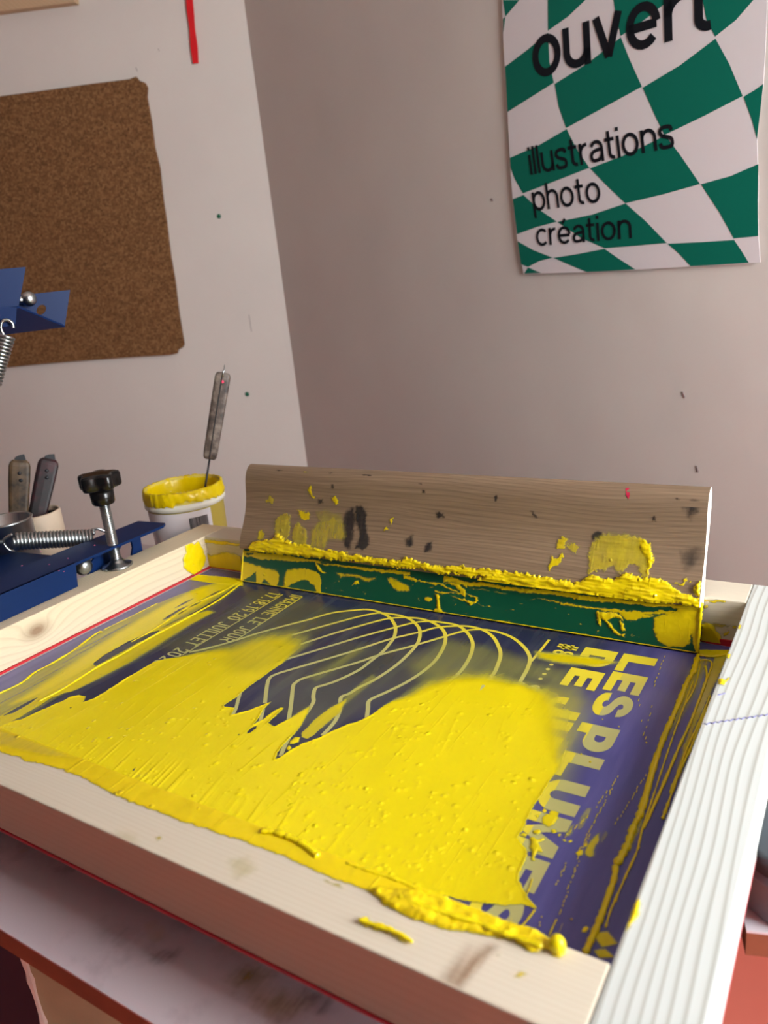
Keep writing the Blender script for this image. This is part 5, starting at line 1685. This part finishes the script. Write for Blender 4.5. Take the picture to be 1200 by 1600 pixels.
# clamp screw
RX, RY = rod_c[0], rod_c[1]
ZR = ZF1
bm = bmesh.new()
lathe(bm, (RX, RY, ZR), (0, 0, 1), [(0, 0), (.0178, 0), (.0186, .0016), (.0165, .0032), (.0110, .0052), (.0080, .0080), (.0066, .0105), (0, .0105)], 32)
from_bm('screw_foot', bm, MAT['steel'], press, True)
top = on_plane((157, 752), (RX, RY, 0), np.array([ray(157, 752)[0], ray(157, 752)[1], 0]))
kz = top[2]
bm = bmesh.new()
prof = []
z = ZR + .0085
while z < kz - .016:
    prof += [(.0064, z - ZR), (.0056, z - ZR + .0009)]
    z += .0018
lathe(bm, (RX, RY, ZR), (0, 0, 1), [(0, .0085)] + prof + [(0, z - ZR)], 20)
from_bm('screw_rod', bm, MAT['steel'], press, False)
# knob: lobed head on a round neck
bm = bmesh.new()
lathe(bm, (RX, RY, kz), (0, 0, 1), [(0, -.0270), (.0120, -.0270), (.0132, -.0250), (.0142, -.006), (0, -.006)], 28)
NK = 60
rings = []
for rs, zz in ((.85, -.0085), (.97, -.0075), (1.0, -.005), (1.0, .0065), (.95, .0090), (.80, .0102), (.4, .0106)):
    ring = []
    for j in range(NK):
        a = 2 * math.pi * j / NK
        r = (.0218 + .0032 * math.cos(5 * a + .9)) * rs
        ring.append(bm.verts.new((RX + r * math.cos(a), RY + r * math.sin(a), kz + zz)))
    rings.append(ring)
for a, b in zip(rings, rings[1:]):
    for j in range(NK):
        bm.faces.new([a[j], a[(j + 1) % NK], b[(j + 1) % NK], b[j]])
bm.faces.new(list(reversed(rings[0])))
bm.faces.new(rings[-1])
from_bm('knob', bm, MAT['black_plastic'], press, True)
# lower deck plate and dark base on the table
ZD = ZP - .012
PD = lambda p: on_plane(p, (0, 0, ZD), pl_n)
bm = bmesh.new()
prism(bm, [PD((-150, 855)), PD((0, 860)), PD((74, 867)), PD((120, 872)), PD((60, 920)), PD((-150, 1000))], (0, 0, -.004))
from_bm('deck_plate', bm, MAT['blue'], press)
bx0 = PD((-60, 880))
box('press_base', (-0.93, 0.30, ZT), (XL0 - .02, 0.50, ZD - .005), MAT['dark_steel'], press, .003)
# paint flecks on the plate
m_fl = simple('pink_fleck_paint', (214, 110, 150), 0.6)
for (x, y) in ((106, 872.5), (77, 882), (100, 893), (92, 892), (148, 852), (130, 845), (34, 884), (64, 862)):
    bm = bmesh.new()
    p = PP((x, y), .0003)
    lathe(bm, p, (0, 0, 1), [(.0011, 0), (.0008, .0004), (0, .0005)], 8)
    from_bm('paint_fleck', bm, m_fl, cp)
# tension spring


def coil(bm, a, b, r, turns, wr, nseg=14):
    a, b = Vector(a), Vector(b)
    u, w = frame_of(b - a)
    N = turns * nseg
    pts = [a + (b - a) * (i / N) + (u * math.cos(2 * math.pi * i / nseg) + w * math.sin(2 * math.pi * i / nseg)) * r for i in range(N + 1)]
    tube(bm, pts, wr, 7)


sa_, sb_ = at_dist((22, 846), 1.02), at_dist((146, 840), 1.02)
bm = bmesh.new()
coil(bm, sa_, sb_, .0092, 22, .0021)
sd = (sb_ - sa_) / np.linalg.norm(sb_ - sa_)
upv = np.array([0, 0, 1.0])
hk = [sb_ + upv * .0105, sb_ + sd * .008 + upv * .011, sb_ + sd * .016 + upv * .006, sb_ + sd * .017 - upv * .002, sb_ + sd * .012 - upv * .006, sb_ + sd * .006 - upv * .004]
tube(bm, smooth_path([tuple(p) for p in hk], 5), .0019, 8)
hk = [sa_ + upv * .009, sa_ - sd * .006 + upv * .006, sa_ - sd * .012, sa_ - sd * .008 - upv * .010, sa_ - sd * .002 - upv * .012, sa_ + sd * .003 - upv * .008]
tube(bm, smooth_path([tuple(p) for p in hk], 5), .0019, 8)
tube(bm, [sa_ - sd * .010, sa_ - sd * .06 + upv * .002], .0022, 8)
from_bm('tension_spring', bm, MAT['steel'], press, True)

# raised arm at the upper left
dA, dB = 1.04, 1.115
a1, a2 = at_dist((40, 417), dA), at_dist((29, 478), dA)
b1, b2 = at_dist((109, 453), dB), at_dist((101, 508), dB)
ax = at_dist((-300, 448), dA) - a1
ax = ax / np.linalg.norm(ax)
arm = empty('press_arm', a2)
tag(arm, 'raised blue steel press arm in front of the cork board', 'press arm')
LN = .34
AXN = ax * LN


def plate(name, pts, n, t, mat, parent, holes=None):
    bm = bmesh.new()
    prism(bm, pts, np.array(n) * t, holes)
    return from_bm(name, bm, mat, parent)


nA = np.cross(ax, a1 - a2)
nA /= np.linalg.norm(nA)
if np.dot(nA, CAM - a1) < 0:
    nA = -nA
nB = np.cross(ax, b1 - b2)
nB /= np.linalg.norm(nB)
if np.dot(nB, CAM - b1) < 0:
    nB = -nB
plate('near_flange', [a1, a2, a2 + AXN, a1 + AXN], nA, .0028, MAT['blue'], arm)
hc = on_plane((64, 484), b1, nB)
ub = ax
vb = (b1 - b2) / np.linalg.norm(b1 - b2)
hole = [hc + ub * .0058 * math.cos(-t * math.pi / 10) + vb * .0064 * math.sin(-t * math.pi / 10) for t in range(20)]
plate('far_flange', [b1, b2, b2 + AXN, b1 + AXN], nB, .0028, MAT['blue'], arm, [hole])
nW = np.cross(ax, b2 - a2)
nW /= np.linalg.norm(nW)
plate('web', [a2, b2, b2 + AXN, a2 + AXN], nW, .0028, MAT['blue'], arm)
bm = bmesh.new()
bc = on_plane((47, 468), (a1 + b1) / 2, nB)
lathe(bm, bc - nB * .02, tuple(nB + ax * -.25), [(0, 0), (.0085, 0), (.0092, .002), (.0085, .006), (.0055, .009), (0, .0102)], 24)
tube(bm, [bc - nB * .018, bc - nB * .018 + nA * .0 + ax * .02], .0045, 12)
from_bm('bolt', bm, MAT['steel'], arm, True)
tb = [at_dist(p, dA - .004) for p in ((-40, 478), (26, 480), (24, 506), (10, 510), (-40, 510))]
plate('spring_tab', tb, nA, .0028, MAT['blue'], arm)
bm = bmesh.new()
s0_, s1_ = at_dist((10, 524), dA - .01), at_dist((-12, 600), dA - .02)
coil(bm, s0_, s1_, .0085, 14, .0019)
hp = [(6, 524), (1, 512), (4, 502), (12, 500), (19, 505), (21, 513)]
tube(bm, smooth_path([tuple(at_dist(p, dA - .012)) for p in hp], 5), .0019, 8)
from_bm('tension_spring', bm, MAT['steel'], arm, True)
# post that carries the arm, out of the picture to the left
pe = a2 + ax * (LN - .03)
box('arm_post', (pe[0] - .02, pe[1] - .02, ZT), (pe[0] + .02, pe[1] + .02, pe[2] + .05), MAT['blue'], arm, .002)

# ================================================================== POTS OF KNIVES AT THE LEFT EDGE
cA = at_dist((52, 800), 1.20)
cup = empty('tool_pot', (cA[0], cA[1], ZT))
tag(cup, 'beige card tool pot holding two palette knives by the blue press', 'pot')
ch = cA[2] - ZT
CR = .036
bm = bmesh.new()
lathe(bm, (cA[0], cA[1], ZT), (0, 0, 1), [(0, 0), (CR * .97, 0), (CR, .002), (CR, ch - .002), (CR - .001, ch), (CR - .003, ch), (CR - .0035, ch - .002), (CR - .0035, .004), (0, .004)], 48)
from_bm('pot_body', bm, simple('beige_card_tube', (206, 184, 160), 0.6, var=.05), cup, True)
bm = bmesh.new()
lathe(bm, (cA[0], cA[1], ZT + .0045), (0, 0, 1), [(CR - .0042, 0), (CR - .0037, .004), (CR - .0037, ch - .012)], 48)
from_bm('pot_lining', bm, MAT['dark_steel'], cup, True)
cS = at_dist((5, 812), 1.10)
can = empty('steel_can', (cS[0], cS[1], ZT))
tag(can, 'shiny steel can at the left edge in front of the tool pot', 'can')
hS = cS[2] - ZT
RS = .034
bm = bmesh.new()
lathe(bm, (cS[0], cS[1], ZT), (0, 0, 1), [(0, 0), (RS * .97, 0), (RS, .002), (RS, hS - .003), (RS + .0015, hS - .001), (RS, hS + .0005), (RS - .002, hS - .001), (RS - .002, .004), (0, .004)], 48)
from_bm('can_body', bm, MAT['steel'], can, True)


def palette_knife(pb, pt, d0, d1, rgbs, label, red=False):
    b0, t0 = Vector(at_dist(pb, d0)), Vector(at_dist(pt, d1))
    k = empty('palette_knife', b0)
    dv = t0 - b0
    vv = (Vector(CAM) - b0).normalized()
    sx = dv.normalized().cross(vv).normalized()
    nz = sx.cross(dv.normalized()).normalized()
    P = lambda t: b0 + dv * t
    bm = bmesh.new()
    slab_path(bm, [P(t) for t in (0, .3, .7, .86, .90, .93)], [.0105, .0125, .0140, .0140, .0125, .0090], [.006, .0075, .008, .008, .007, .005], sx, nz)
    h_ = from_bm('handle', bm, stained('knife_handle_' + str(pb[0]), *rgbs, 55), k, False)
    bm = bmesh.new()
    for t, c in ((.78, .0), (.70, .002)):
        lathe(bm, P(t) + nz * .0076 + sx * c, tuple(nz), [(.0028, 0), (.0025, .0008), (0, .001)], 14)
    from_bm('rivet', bm, MAT['dark_steel'], h_, True)
    bm = bmesh.new()
    prism(bm, [P(.90) - sx * .007, P(.90) + sx * .009, P(1.0) + sx * .0055, P(.98) - sx * .002, P(.955) - sx * .0065], tuple(nz * .002))
    from_bm('tang', bm, MAT['dark_steel'], k)
    bm = bmesh.new()
    prism(bm, [P(.02) - sx * .009, P(.02) + sx * .009, P(-.35) + sx * .007, P(-.35) - sx * .007], tuple(nz * .0012))
    from_bm('blade', bm, MAT['dark_steel'], k)
    tag(k, label, 'palette knife', 'palette knives in the tool pot')
    return k


palette_knife((28, 845), (31, 709), 1.195, 1.185, ((24, 18, 14), (78, 60, 40), (104, 80, 54)), 'palette knife with light brown handle, left of the two in pot')
palette_knife((52, 835), (79, 708), 1.205, 1.205, ((12, 8, 9), (28, 12, 16), (62, 16, 24)), 'palette knife with dark red stained handle, leaning right in pot')
